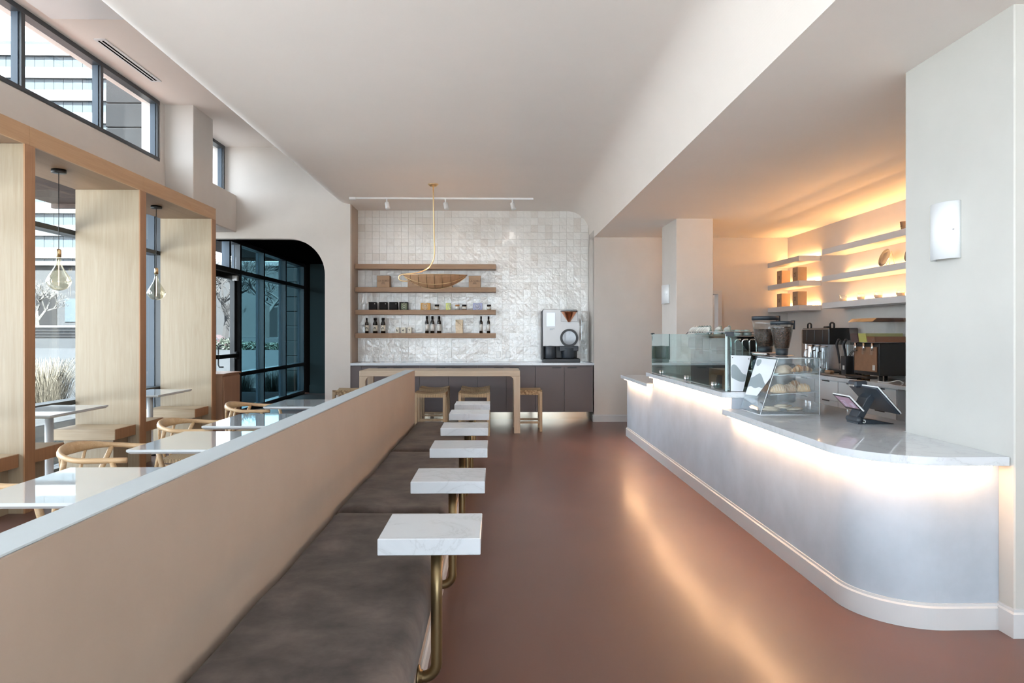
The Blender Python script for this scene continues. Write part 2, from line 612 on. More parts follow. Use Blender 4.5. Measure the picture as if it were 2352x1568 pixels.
# dropped ceiling with rounded edges, extruded along the room
ZC, ZS, ZH = 3.55, 3.02, 4.46
prof = [(-2.68, 4.60), (-2.68, ZC + .30)] + arc(-2.38, ZC + .30, .30, PI, 1.5 * PI, 28)[1:] \
    + arc(1.22, ZC - .38, .38, PI / 2, 0, 32) + [(1.60, ZS), (1.75, ZS), (1.75, 4.60)]
o = prism('ceiling', prof, 'y', -4.0, 11.76, 'ceil', kind='structure')
struct(box('ceiling', 1.75, 4.95, -4.0, 11.30, ZS, ZS + .12, 'ceil'))
struct(box('ceiling', -4.62, -2.66, -4.0, 11.30, ZH, ZH + .14, 'ceil'))

# back alcove wall behind the tiles, its left return and the wall to the right
YB, YT = 11.14, 11.75
wall_back = struct(box('wall_back', -2.50, 1.75, YT, YT + .15, 0, 3.9, 'grout'))
struct(box('wall_alcove', -2.50, -2.37, YB + .12, YT, 0, 3.80, 'halfwall'))
struct(box('wall_pier', 1.60, 1.75, YB, YT, 0, 3.14, 'wall'))
# wall right of the tiles, with a doorway
poly = [(1.60, 0), (2.90, 0), (2.90, 2.11), (3.67, 2.11), (3.67, 0), (4.95, 0), (4.95, ZS + .02), (1.60, ZS + .02)]
struct(prism('wall_service', poly, 'y', YB, YB + .15, 'wall'))
struct(box('wall_beyond', 2.2, 4.6, 12.9, 13.0, 0, 2.9, 'wall'))
struct(box('wall_beyond', 2.1, 2.2, YB + .15, 13.0, 0, 2.9, 'wall'))
struct(box('wall_beyond', 4.5, 4.6, YB + .15, 13.0, 0, 2.9, 'wall'))
struct(box('ceiling', 2.1, 4.6, YB + .15, 13.0, 2.8, 2.9, 'ceil'))
# door casing
d1 = struct(box('door_1', 3.64, 3.70, YB - .02, YB + .17, 0, 2.15, 'trimwhite'))
box('door_head', 2.86, 3.64, YB - .02, YB + .17, 2.09, 2.15, 'trimwhite', d1)
struct(box('wall_right', 4.80, 4.95, -4.0, YB, 0, ZS + .02, 'wall'))
# deep column at the near end of the counter, and the free pillar
struct(box('wall_column', 2.47, 4.80, 3.20, 4.07, 0, ZS + .01, 'column', bev=.006))
struct(box('wall_pillar', 2.465, 2.972, 9.30, 10.10, 0, ZS + .01, 'wall', bev=.004))
# room behind the camera
o = struct(prism('wall_front', [(-4.78, 0), (-4.3, 0), (-4.3, 2.95), (4.4, 2.95), (4.4, 0), (4.95, 0), (4.95, 4.6), (-4.78, 4.6)], 'y', -4.15, -4.0, 'wall'))

def baseboard(name, pts, h=.125, t=.016, mat='trimwhite', parent=None):
    """skirting that follows pts, thick t towards the left of travel."""
    bm = NB()
    rings = []
    P = [Vector((a, b, 0)) for a, b in pts]
    for i, p_ in enumerate(P):
        d0 = (P[i] - P[i - 1]).normalized() if i else None
        d1_ = (P[i + 1] - P[i]).normalized() if i < len(P) - 1 else None
        nrm = []
        for d in (d0, d1_):
            if d is not None:
                nrm.append(Vector((-d.y, d.x, 0)))
        nn = sum(nrm, Vector()).normalized()
        k = 1 / max(.3, nn.dot(nrm[0]))
        q = [(0, 0), (t, 0), (t, h * .84), (t * .5, h * .90), (t * .45, h), (0, h)]
        rings.append([bm.verts.new(p_ + nn * (a * k) + Vector((0, 0, b))) for a, b in q])
    for A, B in zip(rings, rings[1:]):
        for i in range(6):
            bm.faces.new((A[i], A[(i + 1) % 6], B[(i + 1) % 6], B[i]))
    bm.faces.new(rings[0]); bm.faces.new(list(reversed(rings[-1])))
    return finish(name, bm, mat, parent)

struct(baseboard('baseboard_column', [(4.80, 3.20), (2.47, 3.20), (2.47, 3.32)][::-1], .135, -.016))
struct(baseboard('baseboard_service', [(2.90, YB), (1.60, YB), (1.60, YT - .5)][::-1], .12, -.014))

# white end wall with the big arched opening, black lobby behind it
AX0, AX1, AZ, AR = -4.62, -2.78, 2.98, .58
poly = [(AX1, 0), (AX1, AZ - AR)] + arc(AX1 - AR, AZ - AR, AR, 0, PI / 2, 14)[1:] + [(AX0, AZ), (AX0, ZH + .1), (-2.37, ZH + .1), (-2.37, 0)]
struct(prism('wall_end', poly, 'y', YB, YB + .12, 'wall'))
poly2 = [(AX1 + .01, 0), (AX1 + .01, AZ - AR)] + arc(AX1 - AR, AZ - AR, AR - .0, 0, PI / 2, 14)[1:] + [(AX0, AZ), (AX0, AZ + .3), (-2.50, AZ + .3), (-2.50, 0)]
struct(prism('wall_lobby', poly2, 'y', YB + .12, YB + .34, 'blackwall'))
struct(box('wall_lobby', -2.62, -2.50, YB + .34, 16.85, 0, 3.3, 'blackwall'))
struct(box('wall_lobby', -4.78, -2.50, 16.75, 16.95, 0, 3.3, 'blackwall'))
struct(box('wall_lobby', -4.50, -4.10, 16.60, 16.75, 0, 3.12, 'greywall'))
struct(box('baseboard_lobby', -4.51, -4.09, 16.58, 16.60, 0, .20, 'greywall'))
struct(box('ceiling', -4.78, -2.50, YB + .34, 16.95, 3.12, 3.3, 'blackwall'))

# left wall: band between niches and clerestory, pilaster, parapet pieces
struct(box('wall_left', -4.62, -4.37, -4.0, 9.33, 3.10, 3.68, 'wall'))
struct(box('wall_left', -4.62, -4.20, 9.33, YB, 3.08, 3.68, 'wall', bev=.012))
struct(box('wall_pilaster', -4.62, -4.00, 9.11, 9.73, 3.13, ZH + .01, 'wall', bev=.004))
struct(box('wall_left', -4.62, -4.375, 9.00, 9.11, 3.68, ZH + .01, 'wall'))
struct(box('trim_1', -4.37, -4.352, -3.9, 9.10, 3.28, 3.30, 'wall'))

def window(name, plane, ys, zs, xin, xout, glass_mat='glass', mull=.05, frame_mat='frame', cover='framegrey', bead=.03):
    """window in an X plane. ys: mullion centre lines, zs: rail centre lines. Each bar and pane is a part."""
    w = struct(box(name, xout, xin, ys[0] - mull / 2, ys[-1] + mull / 2, zs[0] - mull / 2, zs[0] + mull / 2, frame_mat))
    for z in zs[1:]:
        box('rail', xout, xin, ys[0] - mull / 2, ys[-1] + mull / 2, z - mull / 2, z + mull / 2, frame_mat, w)
    for y in ys:
        for za, zb in zip(zs, zs[1:]):
            box('mullion', xout, xin - .004, y - mull / 2, y + mull / 2, za + mull / 2, zb - mull / 2, frame_mat, w)
            # paler glazing pocket behind the dark face bar
            box('glazing_bead', xout + .01, xin - bead, y - mull / 2 - .012, y - mull / 2, za + mull / 2, zb - mull / 2, cover, w)
    for ya, yb in zip(ys, ys[1:]):
        for za, zb in zip(zs, zs[1:]):
            box('pane', plane - .006, plane + .006, ya + mull / 2, yb - mull / 2, za + mull / 2, zb - mull / 2, glass_mat, w)
    return w

ms = [8.945 - 1.265 * i for i in range(11)][::-1]
window('window_1', -4.45, ms, [3.70, 4.435], -4.37, -4.47)
window('window_2', -4.45, [9.76, 11.08], [3.70, 4.435], -4.37, -4.47)
# niche glazing, floor to head
ny = [-3.9, -1.6, .40, 2.2, 4.05, 5.92, 7.80, 9.31]
window('window_3', -4.60, ny, [.04, .715, 2.52, 3.075], -4.50, -4.66, bead=.09)
# storefront of the lobby
w4 = window('window_4', -4.70, [12.47, 13.72, 15.14, 16.55], [.04, .71, 2.55, 3.08], -4.62, -4.78, 'tint', .075, bead=.11)
w5 = window('window_5', -4.70, [9.38, 10.35, 11.32], [.04, .71, 2.55, 3.08], -4.62, -4.78, 'glass', .07)
# glazed entrance door and its transom
d2 = struct(box('door_2', -4.78, -4.62, 11.355, 12.43, 2.51, 2.59, 'frame'))
box('transom_pane', -4.706, -4.694, 11.36, 12.43, 2.59, 3.05, 'glass', d2)
box('transom_head', -4.78, -4.62, 11.355, 12.43, 3.05, 3.12, 'frame', d2)
box('transom_mullion', -4.76, -4.63, 11.95, 12.03, 2.59, 3.05, 'framegrey', d2)
box('door_stile', -4.74, -4.66, 12.26, 12.40, .02, 2.50, 'black', d2)
box('door_stile', -4.74, -4.66, 11.37, 11.47, .02, 2.50, 'black', d2)
box('door_rail', -4.74, -4.66, 11.47, 12.26, 2.40, 2.50, 'black', d2)
box('door_rail', -4.74, -4.66, 11.47, 12.26, .02, .26, 'black', d2)
box('door_pane', -4.706, -4.694, 11.47, 12.26, .26, 2.40, 'glass', d2)
pb = box('push_bar', -4.65, -4.58, 11.40, 12.28, 1.02, 1.09, 'black', d2, bev=.01)
tube('pull_handle', [(-4.75, 12.0, .86), (-4.82, 12.0, .86), (-4.84, 12.0, .90), (-4.84, 12.0, 1.20), (-4.82, 12.0, 1.24), (-4.75, 12.0, 1.24)], .013, 'black', d2)
lathe('bar_end_plate', [(0, 0), (.07, 0), (.07, .05), (0, .05)], 'black', (-4.65, 12.27, 1.055), d2, mtx=Matrix.Rotation(PI / 2, 4, 'Y'))
box('door_closer', -4.66, -4.58, 12.16, 12.24, 2.38, 2.47, 'whitemetal', d2)
# big window in the wall behind the camera
w6 = struct(box('window_6', -4.3, 4.4, -4.14, -4.03, 2.88, 2.95, 'frame'))
for x in [-4.27, -2.55, -.8, .95, 2.7, 4.37]:
    box('mullion', x - .03, x + .03, -4.14, -4.03, 0, 2.88, 'frame', w6)
for a, b in zip([-4.24, -2.52, -.77, .98, 2.73], [-2.58, -.83, .92, 2.67, 4.34]):
    box('pane', a, b, -4.09, -4.08, .02, 2.88, 'glass', w6)

# ceiling vent, access panel, smoke detector
vt = thing('ceiling_vent', 'slim white linear slot diffuser with two dark slots in the high ceiling', 'vent', (-4.06, 7.66, ZH))
box('vent_frame', -4.12, -4.00, 7.07, 8.255, ZH - .008, ZH, 'white', vt, bev=.002)
for x in (-4.085, -4.043):
    box('slot', x - .010, x + .010, 7.11, 8.215, ZH - .0095, ZH - .0075, 'blackwall', vt)
tag(box('access_panel', -4.25, -2.95, 3.2, 6.62, ZH - .01, ZH, 'white', bev=.002), 'large flat white panel set in the high ceiling by the clerestory', 'ceiling panel')
sd = tag(lathe('sprinkler_head', [(0, 0), (.02, 0), (.022, .02), (.012, .03), (.012, .05), (0, .05)], 'chrome', (-2.95, 9.9, ZH - .05)), 'tiny chrome sprinkler head in the high ceiling', 'sprinkler')

# ------------------------------------------------------------------ tiles
tile_bms = []
tile_meshes = []
for k in range(8):
    bm = NB()
    s = TP / 2 - .0012
    n = 4
    gr = [[bm.verts.new((-s + 2 * s * i / (n - 1), -(.012 + (random.uniform(-.0016, .0016) if 0 < i < n - 1 and 0 < j < n - 1 else random.uniform(-.0012, 0))), -s + 2 * s * j / (n - 1))) for j in range(n)] for i in range(n)]
    for i in range(n - 1):
        for j in range(n - 1):
            bm.faces.new((gr[i][j], gr[i + 1][j], gr[i + 1][j + 1], gr[i][j + 1]))
    ring = [gr[i][0] for i in range(n)] + [gr[n - 1][j] for j in range(1, n)] + [gr[i][n - 1] for i in range(n - 2, -1, -1)] + [gr[0][j] for j in range(n - 2, 0, -1)]
    base = [bm.verts.new((v_.co.x, 0, v_.co.z)) for v_ in ring]
    for i in range(len(ring)):
        j = (i + 1) % len(ring)
        bm.faces.new((ring[i], base[i], base[j], ring[j]))
    bmesh.ops.recalc_face_normals(bm, faces=bm.faces)
    me = bpy.data.meshes.new('tile')
    bm.to_mesh(me); bm.free()
    me.materials.append(M['tile'])
    tile_meshes.append(me)
cells = []
NCX, NCZ = 32, 21
for i in range(NCX):
    for j in range(NCZ):
        cells.append((-2.37 + TP * (i + .5), .965 + TP * (j + .5)))
def rank(c):
    x, z = c
    return (0 if z > 2.63 else 1 if x > .02 and z > 1.0 else 2, -z)
cells = [c for c in cells if not (c[0] > 1.40 and c[1] > 3.38)]
cells.sort(key=rank)
rest = NB()
WBI = wm(wall_back).inverted()
for k, (x, z) in enumerate(cells):
    me = random.choice(tile_meshes)
    tilt = Matrix.Rotation(random.gauss(0, .018), 4, 'X') @ Matrix.Rotation(random.gauss(0, .018), 4, 'Z') @ Matrix.Rotation(random.choice((0, PI / 2, PI, -PI / 2)), 4, 'Y')
    T = Matrix.Translation((x, YT + .001, z)) @ tilt
    if k < 300:
        t = bpy.data.objects.new('tile', me)
        COL.objects.link(t); t.parent = wall_back
        t.matrix_local = WBI @ T
    else:
        n0 = len(rest.verts)
        rest.from_mesh(me)
        rest.verts.ensure_lookup_table()
        bmesh.ops.transform(rest, matrix=T, verts=rest.verts[n0:])
finish('tile_field', rest, 'tile', wall_back, kind='stuff')
for (x, z, nm) in ((-.80, 1.085, 'outlet_plate'), (.035, 1.085, 'outlet_plate'), (.20, 1.085, 'outlet_plate')):
    box(nm, x - .035, x + .035, YT - .022, YT - .013, z - .055, z + .055, 'outlet', wall_back, bev=.003)

# ================================================================== LEFT SIDE: window booths
FX = -3.79
fins = [3.77, 5.577, 7.356, 9.192]
fin_names = ['pale oak partition fin nearest the camera, cut by the picture edge side', 'pale oak partition fin cut by the picture edge beside the first booth',
             'tall pale oak partition fin between the two window booths', 'pale oak partition fin beside the dark lobby storefront']
for i, (y, lb) in enumerate(zip(fins, fin_names)):
    f = thing('wood_partition', lb, 'partition', (-4.12, y, 0), group='oak partitions of the window booths')
    box('panel', -4.47, FX - .012, y, y + .125, 0, 2.975, 'oak_z', f)
    box('edge_strip', FX - .012, FX, y, y + .125, 0, 2.975, 'oak_edge', f)
hb = [(2.0, 3.83), (3.83, 5.634), (5.634, 7.433), (7.433, 9.317)]
hl = ['oak header board over the booth behind the camera', 'oak header board over the booth at the picture edge', 'oak header board over the nearer pendant bulb', 'oak header board over the farther pendant bulb']
for (a, b), lb in zip(hb, hl):
    h = thing('wood_header', lb, 'header board', (-4.1, (a + b) / 2, 2.975), group='oak headers of the window booths')
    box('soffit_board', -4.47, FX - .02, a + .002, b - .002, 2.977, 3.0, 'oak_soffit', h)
    box('fascia_board', FX - .02, FX, a + .002, b - .002, 2.977, 3.13, 'oak_y', h)
    box('top_board', -4.37, FX - .02, a + .002, b - .002, 3.10, 3.13, 'oak_y', h)

def seat(y0, y1, sy0, sy1, lb):
    t = thing('booth_bench', lb, 'bench', (-4.15, (y0 + y1) / 2, 0), group='oak slab seats of the window booths')
    box('slab', -4.46, -3.84, y0, y1, .372, .482, 'oak_x', t, bev=.003)
    box('slab_end', -3.84, -3.836, y0 + .003, y1 - .003, .375, .479, 'oak_edge', t)
    box('support', -4.42, -3.92, sy0, sy1, 0, .372, 'oak_z', t)
seat(5.17, 5.576, 5.28, 5.576, 'oak slab seat fixed to the near side of the partition at the picture edge')
seat(5.703, 6.155, 5.703, 6.02, 'oak slab seat end jutting out behind the partition at the picture edge')
seat(6.965, 7.355, 7.08, 7.355, 'oak slab seat facing the nearer booth table')
seat(7.482, 7.961, 7.482, 7.85, 'oak slab seat end jutting out behind the middle partition')
seat(8.785, 9.191, 8.90, 9.191, 'oak slab seat facing the farther booth table')

def ped_table(x0, x1, y0, y1, z, lb, px=None, py=None, cat='table', group=None):
    cx, cy = px or (x0 + x1) / 2, py or (y0 + y1) / 2
    t = thing('pedestal_table', lb, cat, (cx, cy, 0), group=group)
    bm = NB()
    w = .016
    lo = [(x0 + w, y0 + w), (x1 - w, y0 + w), (x1 - w, y1 - w), (x0 + w, y1 - w)]
    hi = [(x0, y0), (x1, y0), (x1, y1), (x0, y1)]
    L = [[bm.verts.new((a, b, zz)) for a, b in pts] for pts, zz in ((lo, z - .028), (hi, z - .014), (hi, z - .003), ([(a * .9995 + (x0 + x1) / 2 * .0005, b) for a, b in hi], z))]
    bm.faces.new(L[0]); bm.faces.new(list(reversed(L[-1])))
    for A, B in zip(L, L[1:]):
        for i in range(4):
            bm.faces.new((A[i], B[i], B[(i + 1) % 4], A[(i + 1) % 4]))
    finish('table_top', bm, 'tablewhite', t)
    lathe('pole', [(0, .03), (.035, .03), (.035, z - .045), (.035, z - .045), (0, z - .045)], 'whitemetal', (cx, cy, 0), t)
    box('top_bracket', cx - .16, cx + .16, cy - .03, cy + .03, z - .046, z - .028, 'black', t)
    lathe('base_disc', [(0, .012), (.24, .012), (.245, .018), (.23, .030), (.05, .036), (0, .036)], 'whitemetal', (cx, cy, 0), t, 28)
    lathe('base_foot', [(0, 0), (.235, 0), (.235, .012), (0, .012)], 'black', (cx, cy, 0), t, 28)
    return t
ped_table(-4.42, -3.87, 6.01, 6.90, .735, 'white topped table in the nearer window booth under the pendant bulb', -4.16, 6.45, group='booth tables')
ped_table(-4.42, -3.90, 7.97, 8.84, .735, 'white topped table in the farther window booth', -4.20, 8.38, group='booth tables')
tabs = [(2.92, 3.69, 'glossy white square table nearest the camera behind the half wall'), (4.24, 5.03, 'glossy white square table second along the half wall'),
        (5.31, 6.12, 'glossy white square table third along the half wall'), (6.70, 7.42, 'glossy white square table farthest along the half wall, by the lobby')]
for a, b, lb in tabs:
    ped_table(-2.27, -1.50, a, b, .735, lb, group='white tables behind the half wall')

# armchairs with a continuous curved arm rail
def make_chair():
    t = thing('armchair', '', 'chair')
    def rail_pts():
        pts = []
        for i in range(25):
            a = -PI * .62 + (PI * 1.24) * i / 24
            # U open towards +x (front); back at -x
            x = -.24 * math.cos(a) - .02
            y = .285 * math.sin(a)
            if abs(a) > PI / 2:
                x = -.02 + (abs(a) - PI / 2) / (PI * .12) * .26
                y = math.copysign(.285 - .03 * (abs(a) - PI / 2) / (PI * .12), a)
            z = .685 + .03 * math.cos(a) if abs(a) < PI / 2 else .685
            pts.append((x, y, z))
        return pts
    def el(f):
        c = max(0, 1 - abs(f - .5) / .30)
        s = c * c * (3 - 2 * c)
        return (.017 + .022 * s, .017 + .004 * s)
    finish('arm_rail', atube(NB(), rail_pts(), .017, 10, 3, up=(0, 0, 1), ellip=el), 'chairwood', t, True, True)
    # seat
    bm = NB()
    pts = [(-.20, -.20), (.22, -.25), (.235, -.23), (.235, .23), (.22, .25), (-.20, .20)]
    aprism(bm, pts, 'z', .425, .455)
    finish('seat', bm, 'rush', t, True)
    for sy in (-1, 1):
        finish('leg', atube(NB(), [(.25, sy * .25, 0), (.235, sy * .262, .40), (.16, sy * .268, .675)], lambda f: .016 + .004 * math.sin(PI * f), 8, 3), 'chairwood', t, True, True)
        finish('leg', atube(NB(), [(-.27, sy * .215, 0), (-.215, sy * .195, .42), (-.13, sy * .255, .695)], lambda f: .016 + .004 * math.sin(PI * f), 8, 3), 'chairwood', t, True, True)
        finish('side_rail', atube(NB(), [(-.215, sy * .195, .40), (.235, sy * .26, .40)], .013, 8), 'chairwood', t, True, True)
        finish('back_stay', atube(NB(), [(-.225, sy * .04, .43), (-.245, sy * .09, .56), (-.235, sy * .13, .69)], .012, 6, 3), 'chairwood', t, True, True)
    finish('front_rail', atube(NB(), [(.235, -.25, .41), (.235, .25, .41)], .013, 8), 'chairwood', t, True, True)
    finish('back_rail', atube(NB(), [(-.215, -.195, .41), (-.215, .195, .41)], .013, 8), 'chairwood', t, True, True)
    return t
ch = make_chair()
chl = ['oak armchair with curved arm rail at the table nearest the camera', 'oak armchair with curved arm rail at the second half wall table',
       'oak armchair with curved arm rail at the third half wall table', 'oak armchair with curved arm rail in front of the walnut cabinet, at the farthest table']
for i, (y, lb) in enumerate(zip((3.18, 4.42, 5.66, 7.02), chl)):
    o = ch if i == 0 else dup(ch, (0, 0, 0))
    put(o, (-2.465, y, 0), 0)
    o['label'] = lb
    o['group'] = 'oak armchairs along the half wall tables'

# walnut cabinet
wc = thing('waste_cabinet', 'walnut brown wooden cabinet with pale top beyond the last oak partition', 'cabinet', (-4.1, 9.91, 0))
box('body', -4.42, -3.815, 9.60, 10.22, .0, .86, 'walnut', wc)
box('door', -3.815, -3.80, 9.63, 10.21, .05, .84, 'walnut', wc, bev=.002)
box('top', -4.43, -3.79, 9.585, 10.235, .86, .885, 'walnut', wc, bev=.003)

# half wall
hw = thing('half_wall', 'long low plaster half wall with pale cap behind the velvet bench', 'half wall', (-.98, 3.1, 0))
box('wall_body', -1.030, -.923, -1.5, 7.757, 0, 1.030, 'halfwall', hw, bev=.003)
box('cap', -1.031, -.922, -1.5, 7.758, 1.030, 1.036, 'cap', hw, bev=.003)

# bench
bn = thing('banquette', 'plaster bench base running along the half wall under the velvet cushions', 'bench', (-.6, 3.1, 0))
box('body', -.921, -.312, -1.4, 7.74, 0, .30, 'halfwall', bn, bev=.004)
baseboard('base_trim', [(-.312, -1.4), (-.312, 7.74)], .09, -.014, 'trimwhite', bn)
def cushion(y0, y1, lb):
    bm = NB()
    x0, x1, z0, z1 = -.918, -.272, .300, .452
    nx, ny_ = 16, 40
    def h(u, v):
        e = .05
        du = min(u * (x1 - x0), (1 - u) * (x1 - x0)); dv = min(v * (y1 - y0), (1 - v) * (y1 - y0))
        f = 1
        for d in (du, dv):
            if d < e:
                q = 1 - d / e
                f *= math.sqrt(max(0, 1 - q * q * .92))
        w = .006 * math.sin(7 * v + 3 * u) + .004 * math.sin(19 * v - 5 * u + 1)
        return z0 + (z1 - z0) * (.35 + .65 * f) + w * f
    us = [0, .015, .04, .08] + [.08 + .84 * i / (nx - 8) for i in range(1, nx - 8)] + [.92, .96, .985, 1]
    vs = [0, .005, .012, .025] + [.025 + .95 * i / (ny_ - 8) for i in range(1, ny_ - 8)] + [.975, .988, .995, 1]
    G = [[bm.verts.new((x0 + (x1 - x0) * u, y0 + (y1 - y0) * v, h(u, v))) for v in vs] for u in us]
    for i in range(len(us) - 1):
        for j in range(len(vs) - 1):
            bm.faces.new((G[i][j], G[i + 1][j], G[i + 1][j + 1], G[i][j + 1]))
    ring = [G[i][0] for i in range(len(us))] + [G[-1][j] for j in range(1, len(vs))] + [G[i][-1] for i in range(len(us) - 2, -1, -1)] + [G[0][j] for j in range(len(vs) - 2, 0, -1)]
    lo = [bm.verts.new((v_.co.x, v_.co.y, z0)) for v_ in ring]
    for i in range(len(ring)):
        j = (i + 1) % len(ring)
        bm.faces.new((ring[i], lo[i], lo[j], ring[j]))
    bm.faces.new(lo)
    tag(finish('bench_cushion', bm, 'velvet', smooth=True), lb, 'cushion', 'velvet bench cushions')
cushion(-.28, 1.785, 'grey brown velvet bench cushion behind the camera')
cushion(1.795, 3.845, 'grey brown velvet bench cushion nearest the camera beside the first two mini tables')
cushion(3.855, 5.80, 'grey brown velvet bench cushion in the middle of the bench')
cushion(5.81, 7.735, 'grey brown velvet bench cushion at the far end of the bench')

# marble mini tables on bent bronze tubes
def mini_table():
    t = thing('mini_table', '', 'table')
    w, d = .386, .36
    finish('marble_top', abox(NB(), -w / 2, w / 2, 0, d, .617, .68, .003), 'marble', t, True)
    px, py, zb, r = .0175, d * .35, .10, .055
    path = [(px, py, .61), (px, py, .4)] + [(px - r * (1 - math.cos(q)), py, zb + r - r * math.sin(q)) for q in [PI / 2 * i / 7 for i in range(8)]] + [(-.0545, py, zb)]
    finish('post', atube(NB(), path, .0225, 14), 'bronze', t, True, True)
    finish('wall_flange', alathe(NB(), [(0, 0), (.045, 0), (.045, .008), (.028, .012), (.028, .02), (0, .02)], 18, (-.0575, py, zb), Matrix.Rotation(PI / 2, 4, 'Y')), 'bronze', t, True, True)
    finish('top_plate', abox(NB(), px - .06, px + .06, py - .06, py + .06, .609, .617), 'bronze', t, True)
    return t
mt = mini_table()
ords = ['nearest the camera', 'second from the camera', 'third from the camera', 'fourth from the camera', 'fifth from the camera', 'farthest from the camera, by the bar stools']
for i, (y, od) in enumerate(zip((2.565, 3.55, 4.565, 5.55, 6.535, 7.39), ords)):
    o = mt if i == 0 else dup(mt, (0, 0, 0))
    put(o, (-.2525 - (.008 if i > 2 else 0), y, 0))
    o['label'] = 'white marble mini table on a bronze tube, ' + od
    o['group'] = 'marble mini tables along the bench'

# ================================================================== BACK ALCOVE
# floating base cabinets, mirror plinth, worktop
lab = ['left of the bar table end, under the shelves', 'behind the bar table, under the bottles', 'behind the bar table, right of centre', 'under the white drink machine']
for i in range(4):
    x0 = -2.195 + i * .945 + (.0 if i < 4 else 0)
    x1 = x0 + .943
    c = thing('base_cabinet', 'mauve grey two door base cabinet ' + lab[i], 'cabinet', ((x0 + x1) / 2, YB + .3, .16), group='floating base cabinets')
    box('carcass', x0, x1, YB + .03, YT - .02, .16, .925, 'cabinet', c)
    mid = (x0 + x1) / 2
    for s_, (a, b) in enumerate(((x0 + .002, mid - .002), (mid + .002, x1 - .002))):
        dr = box('door', a, b, YB + .008, YB + .03, .165, .895, 'cabinet', c, bev=.002)
        ha, hb_ = (b - .20, b - .05) if s_ == 0 else (a + .05, a + .20)
        box('handle', ha, hb_, YB - .004, YB + .008, .878, .893, 'black', dr)
tag(box('cabinet_filler', -2.37, -2.197, YB + .012, YB + .05, .16, .925, 'cabinet'), 'narrow mauve filler panel beside the base cabinets', 'filler panel')
tag(box('plinth_mirror', -2.36, 1.59, YB + .42, YB + .44, .0, .16, 'toekick'), 'mirror bright brass plinth under the floating cabinets', 'plinth')
tag(box('alcove_worktop', -2.37, 1.60, YB - .01, YT - .012, .925, .965, 'marble', bev=.003), 'long white worktop over the mauve base cabinets', 'worktop')

# oak shelves
shz = [2.605, 2.22, 1.842, 1.450]
shn = ['topmost empty oak shelf on the tiled wall', 'second oak shelf holding kraft boxes on the tiled wall', 'third oak shelf holding tins and jars on the tiled wall', 'lowest oak shelf holding dark bottles on the tiled wall']
for z, lb in zip(shz, shn):
    tag(box('wall_shelf', -2.355, -.008, 11.45, YT - .014, z - .08, z, 'shelfwood', bev=.002), lb, 'shelf', 'oak shelves on the tiles')

def bx(px, y=11.50):
    """world x of picture column px on the plane Y=y."""
    a = (px - 1176) / 1568
    s, c = math.sin(math.radians(1.3152)), math.cos(math.radians(1.3152))
    Yc = y / (c - a * s)
    return a * Yc * c + Yc * s
def zx(v):   # crop coordinate of the shelf study -> picture column
    return 790 + v / 5.88
def hz(n):   # crop pixels -> metres at the shelf
    return n / 5.88 * 11.5 / 1568

# kraft boxes
kb = [(445, 615, 'kraft card box at the left end of the second shelf'), (860, 1030, 'kraft card box half hidden by the left of the pendant shade'),
      (1290, 1460, 'kraft card box half hidden by the right of the pendant shade'), (1685, 1845, 'kraft card box at the right end of the second shelf')]
for a, b, lb in kb:
    x0, x1 = bx(zx(a)), bx(zx(b))
    t = thing('kraft_box', lb, 'box', ((x0 + x1) / 2, 11.56, shz[1]), group='kraft boxes on the alcove shelf')
    h = hz(158)
    box('carton', x0, x1, 11.50, 11.66, shz[1], shz[1] + h, 'kraft', t, bev=.003)
    text('lettering', 'LA SOBO', .045, 'kraftdark', t, ((x0 + x1) / 2 + .005, 11.4985, shz[1] + h * .55))
    for k, w in ((.40, .05), (.31, .065)):
        box('print_line', (x0 + x1) / 2 - w / 2, (x0 + x1) / 2 + w / 2, 11.4988, 11.50, shz[1] + h * k - .004, shz[1] + h * k + .004, 'kraftdark', t)
# dark tins
for i, (a, b, lb) in enumerate([(332, 435, 'square black tin first on the third shelf'), (475, 580, 'square black tin second on the third shelf'),
                                (612, 722, 'dark maroon tin third on the third shelf'), (748, 860, 'black tin with a green lattice print on the third shelf')]):
    x0, x1 = bx(zx(a)), bx(zx(b))
    t = thing('tea_tin', lb, 'tin', ((x0 + x1) / 2, 11.56, shz[2]), group='dark tins on the shelf')
    h = hz(106)
    box('can', x0, x1, 11.50, 11.60, shz[2], shz[2] + h, 'darktin', t, bev=.006)
    box('lid', x0 - .001, x1 + .001, 11.499, 11.601, shz[2] + h * .86, shz[2] + h, 'darktin', t, bev=.004)
    if i == 3:
        cx = x0 + (x1 - x0) * .58
        box('lattice_band', cx - .05, cx + .05, 11.4985, 11.50, shz[2] + .004, shz[2] + h * .84, 'greenprint', t)
        for k in range(3):
            z = shz[2] + h * (.16 + .27 * k)
            for s_ in (-1, 1):
                tube('lattice_line', [(cx, 11.4975, z - .028), (cx + s_ * .03, 11.4975, z), (cx, 11.4975, z + .028)], .0022, 'labelcream', t, 4)
    else:
        box('stamp', x1 - .03, x1 - .018, 11.4985, 11.50, shz[2] + h * .72, shz[2] + h * .82, 'labelwhite', t)
